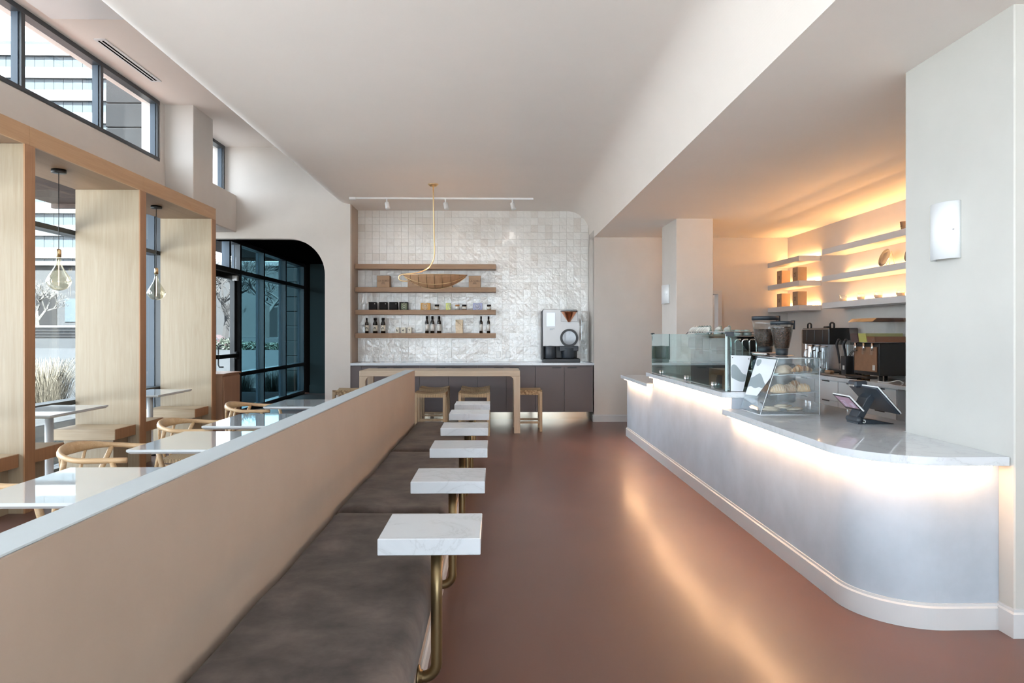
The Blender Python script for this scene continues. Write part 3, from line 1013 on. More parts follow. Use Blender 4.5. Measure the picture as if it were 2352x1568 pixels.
# printed cartons with a round plant emblem
def emblem(t, cx, z, r, y, mat, half=False):
    n = 24
    a0, a1 = (PI / 2, 1.5 * PI) if half else (0, 2 * PI)
    tube('emblem_ring', [(cx + r * math.cos(a0 + (a1 - a0) * i / n), y, z + r * math.sin(a0 + (a1 - a0) * i / n)) for i in range(n + 1)], .0035, mat, t, 5)
    if not half:
        tube('emblem_stem', [(cx, y, z - r), (cx, y, z + r * .75)], .003, mat, t, 4)
    for k in range(3):
        for s_ in ((-1,) if half else (-1, 1)):
            zz = z - r * .55 + k * r * .42
            tube('emblem_leaf', [(cx, y, zz), (cx + s_ * r * .35, y, zz + r * .12), (cx + s_ * r * .55, y, zz + r * .40)], .004, mat, t, 4, 3)
for a, b, mat, lb, half in [(1035, 1165, 'orangebox', 'orange carton with a white round plant emblem', False), (1375, 1440, 'limebox', 'narrow lime green carton with half a round emblem', True),
                            (1742, 1868, 'lilacbox', 'lilac carton with a white round plant emblem', False)]:
    x0, x1 = bx(zx(a)), bx(zx(b))
    t = thing('printed_carton', lb, 'box', ((x0 + x1) / 2, 11.55, shz[2]), group='printed cartons on the shelf')
    h = hz(92)
    box('carton', x0, x1, 11.51, 11.58, shz[2], shz[2] + h, mat, t, bev=.002)
    emblem(t, x1 - .001 if half else x0 + (x1 - x0) * .46, shz[2] + h * .5, h * .42, 11.508, 'labelwhite', half)
# small jars
for i, (a, b, lb) in enumerate([(1222, 1282, 'small dark lidded jar between the orange and lime cartons'), (1500, 1560, 'small red lidded jar right of the lime carton'),
                                (1592, 1655, 'small dark lidded jar left of the lilac carton'), (1930, 1987, 'small dark lidded jar at the right end of the third shelf')]):
    x = (bx(zx(a)) + bx(zx(b))) / 2; r = (bx(zx(b)) - bx(zx(a))) / 2
    t = thing('spread_jar', lb, 'jar', (x, 11.55, shz[2]), group='small jars on the shelf')
    lathe('jar_body', [(0, 0), (r * .92, 0), (r, .008), (r, .055), (r * .85, .066), (0, .066)], 'clear', (x, 11.55, shz[2]), t, 16)
    lathe('contents', [(0, .003), (r * .88, .003), (r * .88, .056), (0, .056)], 'labelcream' if i == 1 else 'doughdark', (x, 11.55, shz[2]), t, 14)
    lathe('paper_label', [(r * 1.01, .010), (r * 1.012, .010), (r * 1.012, .048), (r * 1.01, .048)], 'labelwhite', (x, 11.55, shz[2]), t, 16)
    lathe('lid', [(0, .066), (r * .98, .066), (r * .98, .090), (0, .090)], 'doughdark' if i == 1 else 'darktin', (x, 11.55, shz[2]), t, 16)
# bottles
def bottle(x, y, z, r, h, neck_r, label_mat, lb, group, motif=False, cap_r=None, name='oil_bottle'):
    t = thing(name, lb, 'bottle', (x, y, z), group=group)
    lathe('glass_body', [(0, 0), (r, 0), (r, h * .62), (r * .8, h * .70), (neck_r, h * .78), (neck_r, h * .98), (0, h * .98)], 'darkbottle', (x, y, z), t, 18)
    lathe('cap', [(0, h * .84), ((cap_r or neck_r) * 1.12, h * .84), ((cap_r or neck_r) * 1.12, h), (0, h)], 'darktin', (x, y, z), t, 14)
    lathe('paper_label', [(r * 1.006, h * .14), (r * 1.02, h * .14), (r * 1.02, h * .52), (r * 1.006, h * .52)], label_mat, (x, y, z), t, 18)
    if motif:
        bm = NB()
        zc = z + h * .33
        for dx, dz, w, hh in ((-.012, -.002, .010, .012), (-.002, .006, .012, .016), (.010, .004, .010, .014), (.016, -.006, .006, .018)):
            abox(bm, x + dx - w / 2, x + dx + w / 2, y - r * 1.04, y - r * .96, zc + dz - hh / 2, zc + dz + hh / 2)
        finish('label_motif', bm, 'ink', t)
for a, b, mo, lb in [(275, 325, True, 'slim dark bottle with cream animal label, first on the lowest shelf'), (382, 445, True, 'wide dark bottle with cream animal label, second on the lowest shelf'),
                     (490, 553, True, 'wide dark bottle with cream animal label, third on the lowest shelf')]:
    x0, x1 = bx(zx(a)), bx(zx(b)); r = (x1 - x0) / 2
    bottle((x0 + x1) / 2, 11.56, shz[3], r, hz(208), .013 if a == 275 else .024, 'labelcream', lb, 'cream label bottles', mo)
for a, b, lb in [(1090, 1140, 'tall black bottle with white label, left of the middle three'), (1163, 1217, 'tall black bottle with white label, centre of the middle three'), (1252, 1310, 'tall black bottle with white label, right of the middle three')]:
    x0, x1 = bx(zx(a)), bx(zx(b))
    bottle((x0 + x1) / 2, 11.56, shz[3], (x1 - x0) / 2, hz(232), .019, 'labelwhite', lb, 'tall black bottles', cap_r=.018)
for a, b, lb in [(1828, 1873, 'slim tall dark bottle with white label, left one of the end pair'), (1930, 1975, 'slim tall dark bottle with white label at the right shelf end')]:
    x0, x1 = bx(zx(a)), bx(zx(b))
    bottle((x0 + x1) / 2, 11.56, shz[3], (x1 - x0) / 2, hz(230), .012, 'labelwhite', lb, 'slim tall bottles', cap_r=.013)
# little matchbox sized cartons
for i, (a, b, lb) in enumerate([(697, 742, 'small cream carton with a dark figure print'), (772, 830, 'small cream carton with a grey animal print'), (857, 912, 'small cream carton with a black bird print')]):
    x0, x1 = bx(zx(a)), bx(zx(b))
    t = thing('small_carton', lb, 'box', ((x0 + x1) / 2, 11.55, shz[3]), group='small cream cartons')
    h = hz(78)
    box('carton', x0, x1, 11.51, 11.56, shz[3], shz[3] + h, 'stonecup' if i < 0 else 'labelcream', t, bev=.001)
    cx, cz = (x0 + x1) / 2, shz[3] + h * .5
    bm = NB()
    for dx, dz, w, hh in (((-.008, .01, .012, .02), (-.006, -.01, .016, .02), (.006, -.012, .01, .012)), ((-.008, 0, .02, .016), (.006, .008, .012, .012), (.008, -.012, .008, .012)), ((-.012, .014, .012, .008), (-.002, .006, .012, .014), (.008, .016, .01, .006), (.0, -.01, .022, .004)))[i]:
        abox(bm, cx + dx - w / 2, cx + dx + w / 2, 11.508, 11.51, cz + dz - hh / 2, cz + dz + hh / 2)
    finish('print_motif', bm, 'ink', t)
# folded kraft bag
x0, x1 = bx(zx(1505)), bx(zx(1610)); h = hz(185); z = shz[3]
t = thing('kraft_bag', 'folded kraft paper bag standing on the lowest shelf', 'bag', ((x0 + x1) / 2, 11.55, z))
bm = NB()
lo = [bm.verts.new(c) for c in ((x0 + .004, 11.51, z), (x1 - .006, 11.51, z), (x1 - .006, 11.60, z), (x0 + .004, 11.60, z))]
mi = [bm.verts.new(c) for c in ((x0 + .002, 11.505, z + h * .55), (x1 - .012, 11.50, z + h * .45), (x1 - .008, 11.60, z + h * .5), (x0 + .002, 11.60, z + h * .5))]
hi = [bm.verts.new(c) for c in ((x0, 11.545, z + h), (x1 - .004, 11.54, z + h * .98), (x1 - .004, 11.56, z + h * .98), (x0, 11.56, z + h))]
for A, B in ((lo, mi), (mi, hi)):
    for i in range(4):
        bm.faces.new((A[i], A[(i + 1) % 4], B[(i + 1) % 4], B[i]))
bm.faces.new(lo); bm.faces.new(hi)
finish('bag_body', bm, 'doughpale', t)
bm = NB()
f = [bm.verts.new(c) for c in ((x0 + .004, 11.535, z + h * .99), (x0 + .006, 11.492, z + h * .90), (x1 - .012, 11.490, z + h * .52), (x1 - .008, 11.535, z + h * .97))]
bm.faces.new(f)
r = bmesh.ops.extrude_face_region(bm, geom=bm.faces[:])
bmesh.ops.translate(bm, vec=(0, .002, 0), verts=[v_ for v_ in r['geom'] if isinstance(v_, bmesh.types.BMVert)])
finish('fold_flap', bm, 'doughpale', t)
text('lettering', 'coffee', .02, 'kraftdark', t, ((x0 + x1) / 2 - .004, 11.488, z + h * .50)) if False else None

# drink machine on the worktop
mx0, mx1 = .755, 1.395
z0 = .965
dm = thing('drink_machine', 'white countertop coffee machine with copper funnel and round window', 'coffee machine', (1.07, 11.45, z0))
box('base_tray', mx0 + .03, mx1, 11.33, 11.70, z0, z0 + .06, 'rubber', dm, bev=.006)
box('back_body', mx0 + .03, mx1 - .03, 11.52, 11.70, z0 + .06, 1.85, 'rubber', dm, bev=.01)
poly = [(mx0 + .025, 1.235), (mx1 - .01, 1.235), (mx1 - .01, 1.63), (mx1 - .03, 1.632), (mx1 - .03, 1.80)] + arc(mx1 - .07, 1.80, .04, 0, PI / 2, 5)[1:] + arc(mx0 + .065, 1.805, .045, PI / 2, PI, 5)
prism('front_shell', poly, 'y', 11.36, 11.56, 'white', dm, bev=.006)
poly = [(mx0, 1.20), (mx0 + .025, 1.20), (mx0 + .025, 1.84), (mx0, 1.80)]
box('side_panel', mx0 + .004, mx0 + .026, 11.37, 11.69, z0 + .04, 1.82, 'rubber', dm)
box('screen', mx0 + .085, mx0 + .225, 11.352, 11.36, 1.565, 1.79, 'screen', dm, bev=.003)
text('lettering', 'SUNSHINE', .018, 'ink', dm, (mx0 + .175, 11.3535, 1.527)) if False else None
for k, w in ((0, .08), (1, .05)):
    box('brand_print', mx0 + .135, mx0 + .135 + w, 11.3545, 11.36, 1.520 - k * .014, 1.526 - k * .014, 'bluegrey', dm)
box('funnel_recess', mx0 + .318, mx1 - .035, 11.345, 11.36, 1.640, 1.828, 'whitemetal', dm, bev=.012)
cxf = mx0 + .455
lathe('copper_funnel', [(0, -.165), (.022, -.165), (.03, -.145), (.128, 0), (.134, .004), (.134, .010), (0, .010)], 'copper', (cxf, 11.345, 1.80), dm, 28, sy=.6)
lathe('funnel_rim', [(0, .0), (.142, .0), (.142, .016), (0, .016)], 'rubber', (cxf, 11.345, 1.808), dm, 28, sy=.62)
RX = Matrix.Rotation(PI / 2, 4, 'X')
cxr, czr = mx0 + .458, 1.372
lathe('window_ring', [(.113, 0), (.150, 0), (.150, .03), (.113, .03), (.113, 0)], 'rubber', (cxr, 11.36, czr), dm, 32, mtx=RX, smooth=False)
lathe('round_window', [(0, 0), (.113, 0), (.113, .015), (0, .015)], 'windowgrey', (cxr, 11.36, czr), dm, 32, mtx=RX, smooth=False)
box('brew_block', mx0 + .30, mx1 - .03, 11.34, 11.50, 1.15, 1.24, 'slate', dm, bev=.01)
lathe('canister', [(0, 0), (.092, 0), (.098, .01), (.098, .20), (.09, .21), (.05, .22), (.05, .255), (0, .255)], 'slate', (mx0 + .15, 11.43, z0 + .062), dm, 24)
lathe('canister', [(0, 0), (.105, 0), (.115, .02), (.125, .16), (.125, .175), (0, .175)], 'slate', (cxr, 11.44, z0 + .062), dm, 24)
tag(box('acrylic_sheet', 1.43, 1.53, 11.45, 11.458, .966, 1.66, 'clear'), 'clear upright sheet leaning beside the coffee machine', 'sheet')

# track lights
tr = thing('track_light', 'white ceiling track with three spot heads before the tiled wall', 'track light', (-.85, 10.61, 3.55))
box('track', -2.26, .575, 10.595, 10.625, 3.525, 3.55, 'white', tr)
box('feed_box', -2.27, -2.17, 10.58, 10.64, 3.512, 3.55, 'white', tr, bev=.004)
for px in (888, 1023, 1177):
    x = bx(px, 10.61)
    lathe('spot_stem', [(0, 0), (.012, 0), (.012, .05), (0, .05)], 'white', (x, 10.61, 3.475), tr, 10)
    hd = lathe('spot_head', [(0, -.055), (.034, -.055), (.037, -.05), (.037, .05), (.03, .06), (0, .06)], 'white', (x + .01, 10.63, 3.425), tr, 18, mtx=Matrix.Rotation(math.radians(-22), 4, 'X') @ Matrix.Rotation(math.radians(-12), 4, 'Y'))
    sl_ = bpy.data.lights.new('spot_lamp', 'SPOT')
    sl_.energy = 7; sl_.spot_size = math.radians(125); sl_.spot_blend = 1.0; sl_.shadow_soft_size = .035; sl_.color = (1.0, .93, .86)
    so = bpy.data.objects.new('spot_lamp', sl_)
    COL.objects.link(so); so.parent = tr
    so.matrix_local = wm(tr).inverted() @ Matrix.Translation((x + .012, 10.66, 3.355)) @ Vector((.0, .45, -.9)).to_track_quat('-Z', 'Y').to_matrix().to_4x4()

# pendant with woven boat shade
PY = 9.65
def px3(px, py, y=PY):
    a = (px - 1176) / 1568
    s, c = math.sin(math.radians(1.3152)), math.cos(math.radians(1.3152))
    Yc = y / (c - a * s)
    return (a * Yc * c + Yc * s, y, 1.45 - (py - 765) * Yc / 1568)
pl = thing('pendant_lamp', 'brass pendant with a woven boat shaped shade over the bar table', 'pendant lamp', (-.89, PY, 3.55))
lathe('ceiling_rose', [(0, 0), (.045, .0), (.075, .028), (.075, .034), (0, .034)], 'brass', (-.89, PY, 3.516), pl, 20)
pts = [px3(995, 424), px3(996, 480), px3(997, 540), px3(998, 575), px3(996, 595), px3(988, 610), px3(975, 620), px3(958, 626), px3(935, 629), px3(924, 630), px3(918, 633), px3(916, 637), px3(918, 642), px3(924, 645), px3(936, 645.5)]
tube('stem', pts, .0095, 'brass', pl, 10, 4)
# woven shade: a leaf-shaped bowl
sx0, sx1 = px3(926, 632)[0], px3(1073, 632)[0]
zt, zb = px3(1000, 630)[2], px3(1000, 662)[2]
bm = NB()
NU, NV = 28, 14
G = []
for i in range(NU + 1):
    u = i / NU
    half = math.sin(PI * u) ** .75
    row = []
    for j in range(NV + 1):
        v_ = -1 + 2 * j / NV
        yy = PY + .17 * half * v_
        dz = (zt - zb) * half * (1 - v_ * v_)
        lift = .02 * math.sin(PI * u) * (1 if v_ > 0 else 0) * v_
        row.append(bm.verts.new((sx0 + (sx1 - sx0) * u, yy, zt - .006 - dz + lift)))
    G.append(row)
for i in range(NU):
    for j in range(NV):
        bm.faces.new((G[i][j], G[i + 1][j], G[i + 1][j + 1], G[i][j + 1]))
bmesh.ops.remove_doubles(bm, verts=bm.verts, dist=.0005)
bmesh.ops.solidify(bm, geom=bm.faces[:], thickness=.003)
sh = finish('woven_shade', bm, 'rattan', pl, smooth=True)
def shp(u, v_, off=.004):
    half = math.sin(PI * u) ** .75
    return (sx0 + (sx1 - sx0) * u, PY + .17 * half * v_ - off * (1 if v_ < 0 else -1), zt - .006 - (zt - zb) * half * (1 - v_ * v_) - off + (.02 * math.sin(PI * u) * v_ if v_ > 0 else 0))
for v_ in (-1, -.55, 0, .9):
    tube('shade_rib', [shp(.02 + .96 * k / 24, v_) for k in range(25)], .0035, 'brass', sh, 6)
for u in (.12, .25, .38, .5, .62, .75, .88):
    tube('shade_tie', [shp(u, -1 + 1.9 * k / 10) for k in range(11)], .0025, 'bronze', sh, 5)
lathe('lamp_bulb', [(0, -.03), (.028, -.022), (.034, 0), (.028, .022), (0, .03)], 'lampglow', ((sx0 + sx1) / 2, PY, zt - .045), pl, 12)

# ================================================================== BAR TABLE + STOOLS
bt = thing('bar_table', 'long pale oak counter height table with square waterfall legs', 'table', (-.81, 10.25, 0))
bx0, bx1, by0, by1, bz = -1.975, .345, 9.885, 10.60, .909
box('table_top', bx0, bx1, by0, by1, bz - .083, bz, 'tablewood', bt, bev=.006)
for sx, x in ((1, bx0), (-1, bx1)):
    for ya, yb in ((by0, by0 + .088), (by1 - .088, by1)):
        w, r = .088, .075
        xin = x + sx * w
        cx, cz = xin + sx * r, bz - .083 - r
        pts = [(x, 0), (xin, 0), (xin, cz)] + [(cx - sx * r * math.cos(a), cz + r * math.sin(a)) for a in [PI / 2 * k / 6 for k in range(1, 7)]] + [(x, bz - .083)]
        prism('leg', pts, 'y', ya, yb, 'legwood', bt)

def make_stool():
    t = thing('bar_stool', '', 'stool')
    w, d, h = .44, .40, .60
    bm = NB()
    n = 10
    G = []
    for i in range(n + 1):
        u = -1 + 2 * i / n
        row = []
        for j in range(n + 1):
            v_ = -1 + 2 * j / n
            z = h + .012 - .030 * (1 - u * u) + .004 * abs(v_)
            row.append(bm.verts.new((u * w / 2, v_ * d / 2, z)))
        G.append(row)
    for i in range(n):
        for j in range(n):
            bm.faces.new((G[i][j], G[i + 1][j], G[i + 1][j + 1], G[i][j + 1]))
    ring = [G[i][0] for i in range(n + 1)] + [G[n][j] for j in range(1, n + 1)] + [G[i][n] for i in range(n - 1, -1, -1)] + [G[0][j] for j in range(n - 1, 0, -1)]
    lo = [bm.verts.new((v_.co.x, v_.co.y, h - .055)) for v_ in ring]
    for i in range(len(ring)):
        j = (i + 1) % len(ring)
        bm.faces.new((ring[i], lo[i], lo[j], ring[j]))
    bm.faces.new(lo)
    finish('woven_seat', bm, 'rush', t, True)
    L = .042
    for sx in (-1, 1):
        for sy in (-1, 1):
            finish('leg', abox(NB(), sx * w / 2 - (L if sx > 0 else 0) + .002 * sx, sx * w / 2 + (0 if sx > 0 else L) + .002 * sx, sy * d / 2 - (L if sy > 0 else 0) + .002 * sy, sy * d / 2 + (0 if sy > 0 else L) + .002 * sy, 0, h - .012, .003), 'stoolwood', t, True)
    for sy in (-1, 1):
        finish('stretcher', abox(NB(), -w / 2 + L, w / 2 - L, sy * (d / 2 - .03) - .011, sy * (d / 2 - .03) + .011, .17, .20), 'stoolwood', t, True)
    for sx in (-1, 1):
        finish('stretcher', abox(NB(), sx * (w / 2 - .03) - .011, sx * (w / 2 - .03) + .011, -d / 2 + L, d / 2 - L, .12, .15), 'stoolwood', t, True)
    return t
st = make_stool()
sl = [(bx(988, 9.66), 9.83, 'woven seat oak stool at the bar table, beside the half wall end'), (bx(1089, 9.66), 9.83, 'woven seat oak stool at the bar table, behind the mini tables'),
      (bx(996, 10.5), 10.71, 'woven seat oak stool at the far side of the bar table, left one'), (bx(1091.5, 10.5), 10.71, 'woven seat oak stool at the far side of the bar table, right one'),
      (.475, 10.25, 'woven seat oak stool at the right end of the bar table'), (-2.20, 10.27, 'woven seat oak stool at the left end of the bar table')]
for i, (x, y, lb) in enumerate(sl):
    o = st if i == 0 else dup(st, (0, 0, 0))
    put(o, (x, y, 0), 0 if i < 4 else PI / 2)
    o['label'] = lb
    o['group'] = 'woven bar stools around the bar table'
# pendant bulbs in the booths
for y, lb in ((6.47, 'smoked teardrop glass bulb on a cord in the nearer window booth'), (8.30, 'smoked teardrop glass bulb on a cord in the farther window booth')):
    x = -4.085
    t = thing('pendant_bulb', lb, 'pendant lamp', (x, y, 2.977), group='teardrop pendant bulbs')
    lathe('ceiling_rose', [(0, 0), (.06, 0), (.062, .003), (.062, .032), (0, .032)], 'black', (x, y, 2.944), t, 22)
    zt = 2.225
    tube('cord', [(x, y, 2.95), (x, y, zt)], .0035, 'black', t, 6)
    lathe('brass_socket', [(0, -.075), (.022, -.075), (.022, -.012), (.014, 0), (0, 0)], 'brass', (x, y, zt + .01), t, 16)
    lathe('glass_bulb', [(.018, -.07), (.022, -.11), (.034, -.155), (.058, -.20), (.088, -.25), (.104, -.288), (.100, -.315), (.072, -.352), (.040, -.372), (.012, -.378), (0, -.378)], 'bulbglass', (x, y, zt), t, 26)
    tube('filament', [(x, y, zt - .09), (x, y, zt - .33)], .0035, 'filament', t, 6)

# ================================================================== SERVICE COUNTER
CZ = .855
sc = thing('service_counter', 'long curved limewashed service counter front glowing under its ledge', 'counter', (1.95, 6.0, 0))
outer = [(2.469, 3.30), (2.20, 3.30)] + arc(2.20, 3.65, .35, -PI / 2, -PI, 40)[1:] + [(1.85, 9.62)]
inner = [(1.95, 9.62)] + arc(2.20, 3.65, .25, -PI, -PI / 2, 40) + [(2.469, 3.40)]
o = prism('front_panel', outer + inner, 'z', 0, .810, 'limewash', sc)
box('raised_riser', 1.85, 1.95, 5.33, 8.02, .810, .940, 'limewash', sc)
box('end_panel', 1.95, 2.455, 9.55, 9.62, 0, .81, 'limewash', sc)
baseboard('counter_skirting', outer, .125, .018, 'trimwhite', sc)
def strip(pts, z, mat='ledwarm', name='light_strip', parent=sc, w=.010, t=.006):
    bm = NB()
    P = [Vector((a, b, z)) for a, b in pts]
    rr = []
    for i, p_ in enumerate(P):
        d = (P[min(i + 1, len(P) - 1)] - P[max(i - 1, 0)]).normalized()
        n_ = Vector((-d.y, d.x, 0)) * w / 2
        rr.append([bm.verts.new(p_ + n_), bm.verts.new(p_ - n_), bm.verts.new(p_ - n_ - Vector((0, 0, t))), bm.verts.new(p_ + n_ - Vector((0, 0, t)))])
    for A, B in zip(rr, rr[1:]):
        for i in range(4):
            bm.faces.new((A[i], A[(i + 1) % 4], B[(i + 1) % 4], B[i]))
    bm.faces.new(rr[0]); bm.faces.new(list(reversed(rr[-1])))
    return finish(name, bm, mat, parent)
strip([(2.40, 3.255), (2.20, 3.255)] + arc(2.20, 3.65, .395, -PI / 2, -PI, 20)[1:] + [(1.805, 5.28)], .808)
strip([(1.805, 5.36), (1.805, 7.99)], .938)
strip([(1.805, 8.10), (1.805, 9.55)], .808)

top = [(2.468, 3.225), (2.20, 3.225)] + arc(2.20, 3.65, .425, -PI / 2, -PI, 16)[1:] + [(1.775, 5.33), (1.96, 5.33), (1.96, 8.03), (1.775, 8.03), (1.775, 9.70), (2.455, 9.70), (2.455, 9.28), (2.75, 9.28), (2.75, 4.09), (2.468, 4.09)]
tag(prism('service_worktop', top, 'z', .812, CZ, 'quartz', bev=.002), 'grey white stone service counter top with a rounded near corner', 'worktop')
rl = thing('raised_ledge', 'raised stone ledge carrying the glass guard on the counter', 'ledge', (1.92, 6.68, .856))
box('slab', 1.772, 2.06, 5.32, 8.05, .942, .985, 'quartz', rl, bev=.002)
box('end_block', 1.852, 2.06, 5.335, 5.36, .857, .942, 'limewash', rl)
box('rear_panel', 2.03, 2.06, 5.362, 8.02, .857, .942, 'limewash', rl)

# glass guard
gg = thing('glass_guard', 'green tinted glass sneeze guard standing on the raised ledge', 'glass guard', (1.84, 6.8, .985))
box('front_pane', 1.834, 1.846, 5.43, 8.22 - .2, .990, 1.442, 'guard', gg)
prism('return_pane', [(1.850, .990), (2.05, .990), (2.05, 1.262), (1.905, 1.442), (1.850, 1.442)], 'y', 5.425, 5.437, 'guard', gg)
box('pane_edge', 1.833, 1.849, 5.424, 5.430, .987, 1.442, simple('glass_edge', (.62, .74, .72), .3), gg)
for y in (5.72, 6.55, 7.55):
    lathe('clamp', [(0, 0), (.014, 0), (.014, .055), (0, .055)], 'chrome', (1.826, y, .985), gg, 14)
box('corner_bracket', 1.835, 1.90, 5.418, 5.445, 1.425, 1.462, 'slate', gg, bev=.002)
box('corner_bracket', 1.825, 1.86, 7.985, 8.03, 1.435, 1.452, 'black', gg)

# pastry case of clear acrylic: sloping front towards the customer
ya, yb = 4.92, 5.32
cs = thing('pastry_case', 'clear acrylic pastry case with sloping front and three trays', 'display case', (2.14, 5.12, CZ))
A0, A1, B1, B0 = (1.917, CZ + .001), (2.355, CZ + .001), (2.355, 1.268), (2.052, 1.268)
prism('side_pane', [A0, A1, B1, B0], 'y', ya, ya + .005, 'acrylic', cs)
prism('side_pane', [A0, A1, B1, B0], 'y', yb - .005, yb, 'acrylic', cs)
box('top_pane', 2.052, 2.355, ya, yb, 1.268, 1.273, 'acrylic', cs)
box('back_pane', 2.352, 2.357, ya + .006, yb - .006, CZ + .002, 1.266, 'acrylic', cs)
prism('front_pane', [(1.917, CZ + .002), (1.923, CZ + .002), (2.058, 1.268), (2.052, 1.268)], 'y', ya + .006, yb - .006, 'acrylic', cs)
for (p0, p1) in ((A0, B0), (A1, B1), (B0, B1), (A0, A1)):
    tube('edge_bead', [(p0[0], ya + .001, p0[1]), (p1[0], ya + .001, p1[1])], .0022, simple('acrylic_edge', (.86, .90, .92), .2) if 'acrylic_edge' not in bpy.data.materials else bpy.data.materials['acrylic_edge'], cs, 4)
ae = bpy.data.materials['acrylic_edge']
tube('edge_bead', [(B0[0], ya, B0[1]), (B0[0], yb, B0[1])], .0022, ae, cs, 4)
tube('edge_bead', [(A0[0], ya, A0[1]), (A0[0], yb, A0[1])], .0022, ae, cs, 4)
tiers = [(1.98, 1.140, 1.162), (1.955, 1.000, 1.022)]
for x0, zf, zb_ in tiers:
    bm = NB()
    poly = [(x0 + .04, zf), (2.345, zb_), (2.345, zb_ + .005), (x0 + .04, zf + .005)]
    aprism(bm, poly, 'y', ya + .012, yb - .012)
    finish('tray', bm, 'acrylic', cs)
    tube('tray_bead', [(x0 + .04, ya + .012, zf), (2.345, ya + .012, zb_)], .002, ae, cs, 4)
box('tray', 1.95, 2.34, ya + .012, yb - .012, CZ + .018, CZ + .023, 'acrylic', cs)
# white printed sheet on the sloping front: grey hill band
def on_front(u, v, off=.004):
    """u along Y (0 far .. 1 near), v up the slope."""
    x = 1.917 + (2.052 - 1.917) * v; z = CZ + (1.268 - CZ) * v
    n = Vector((-(1.268 - CZ), 0, (2.052 - 1.917))).normalized()
    return Vector((x, yb - .008 + (ya - yb + .016) * u, z)) + n * off
def sheet(name, fn, pts, mat, parent, d=.001):
    bm = NB()
    a = [bm.verts.new(fn(u, v, .004)) for u, v in pts]
    b = [bm.verts.new(fn(u, v, .004 + d)) for u, v in pts]
    bm.faces.new(a); bm.faces.new(list(reversed(b)))
    for i in range(len(pts)):
        j = (i + 1) % len(pts)
        bm.faces.new((a[i], b[i], b[j], a[j]))
    return finish(name, bm, mat, parent)
def chaikin(P, n=2):
    for _ in range(n):
        Q = []
        for i in range(len(P)):
            a, b = P[i], P[(i + 1) % len(P)]
            Q += [(a[0] * .75 + b[0] * .25, a[1] * .75 + b[1] * .25), (a[0] * .25 + b[0] * .75, a[1] * .25 + b[1] * .75)]
        P = Q
    return P
sp = sheet('printed_sheet', on_front, [(.02, .28), (.62, .30), (.98, .66), (.98, .97), (.02, .97)], 'signwhite', cs)
sheet('hill_print', lambda u, v, o_: on_front(u, v, o_ + .0012), chaikin([(.02, .40), (.02, .42), (.2, .45), (.4, .41), (.6, .47), (.72, .44), (.82, .48), (.84, .52), (.7, .58), (.55, .66), (.4, .71), (.25, .65), (.1, .60), (.02, .60), (.02, .58)]), 'signgrey', sp)
sheet('sun_print', lambda u, v, o_: on_front(u, v, o_ + .0012), chaikin([(.05, .95), (.3, .95), (.30, .86), (.18, .81), (.08, .86)]), 'signgrey', sp)
sheet('card_holder', on_front, [(.02, .02), (.62, .02), (.62, .22), (.02, .24)], 'acrylic', cs, .003)
# panel added before the return pane: painted reflection of the case's printed front
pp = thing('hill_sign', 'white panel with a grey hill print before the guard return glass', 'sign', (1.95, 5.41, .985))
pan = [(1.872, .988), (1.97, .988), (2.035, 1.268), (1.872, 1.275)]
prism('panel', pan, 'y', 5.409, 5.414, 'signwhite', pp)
prism('hill_print', chaikin([(1.874, 1.095), (1.90, 1.085), (1.935, 1.065), (1.97, 1.062), (1.987, 1.066), (2.000, 1.120), (1.965, 1.125), (1.94, 1.165), (1.905, 1.205), (1.875, 1.195), (1.874, 1.15)]), 'y', 5.4075, 5.409, 'signgrey', pp)  # painted mirror image of the hill band
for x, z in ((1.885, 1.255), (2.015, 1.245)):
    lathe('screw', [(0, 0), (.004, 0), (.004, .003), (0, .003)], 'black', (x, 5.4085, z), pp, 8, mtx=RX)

# pastries
def ell(name, c, r, mat, lb, group, cuts=0, squash=None):
    t = thing(name, lb, 'pastry', (c[0], c[1], c[2]), group=group)
    prof = [(0, 0)] + [(math.cos(a) * 1.0, math.sin(a) * .94 + .06) for a in [-.0 + PI / 2 * k / 6 for k in range(6)]] + [(0, 1)]
    bm = alathe(NB(), [(.82, 0)] + prof[1:], 18)
    bmesh.ops.transform(bm, matrix=Matrix.Translation(c) @ Matrix.Diagonal((r[0], r[1], r[2], 1)), verts=bm.verts)
    finish('bun', bm, mat, t, smooth=True)
    for k in range(cuts):
        a = -1 + 2 * (k + .5) / cuts
        pts = []
        for q in range(9):
            th_ = PI * (.08 + .84 * q / 8)
            rad = math.sqrt(max(.02, 1 - (a * .85) ** 2))
            pts.append((c[0] + r[0] * a * .85, c[1] + r[1] * rad * math.cos(th_), c[2] + r[2] * (.06 + .96 * rad * math.sin(th_))))
        tube('sugar_ridge', pts, .0035, 'doughpale' if mat != 'doughpale' else 'cream', t, 5)
    return t
def croissant(c, rz, s, lb, group, mat='doughdark'):
    t = thing('croissant', lb, 'pastry', c, rz, group)
    n = 7
    for k in range(n):
        f = (k + .5) / n * 2 - 1
        ang = f * 1.15
        R = s * .55
        x, y = R * math.sin(ang), R * (1 - math.cos(ang))
        rad = s * (.30 - .17 * abs(f))
        bm = alathe(NB(), [(0, -1), (.6, -.8), (1, -.1), (.9, .5), (.45, .9), (0, 1)], 12)
        T = Matrix.Translation((x, y - s * .12, rad)) @ Matrix.Rotation(ang, 4, 'Z') @ Matrix.Rotation(PI / 2, 4, 'Y') @ Matrix.Diagonal((rad, rad * 1.1, s * .13, 1))
        bmesh.ops.transform(bm, matrix=T, verts=bm.verts)
        finish('layer', bm, mat if k % 2 else 'dough', t, True, True)
    return t
zt1 = 1.158
ell('sugar_bun', (2.105, 4.99, zt1 - .004), (.052, .045, .060), 'doughpale', 'pale domed sugar bun on the top tray of the pastry case', 'top tray pastries')
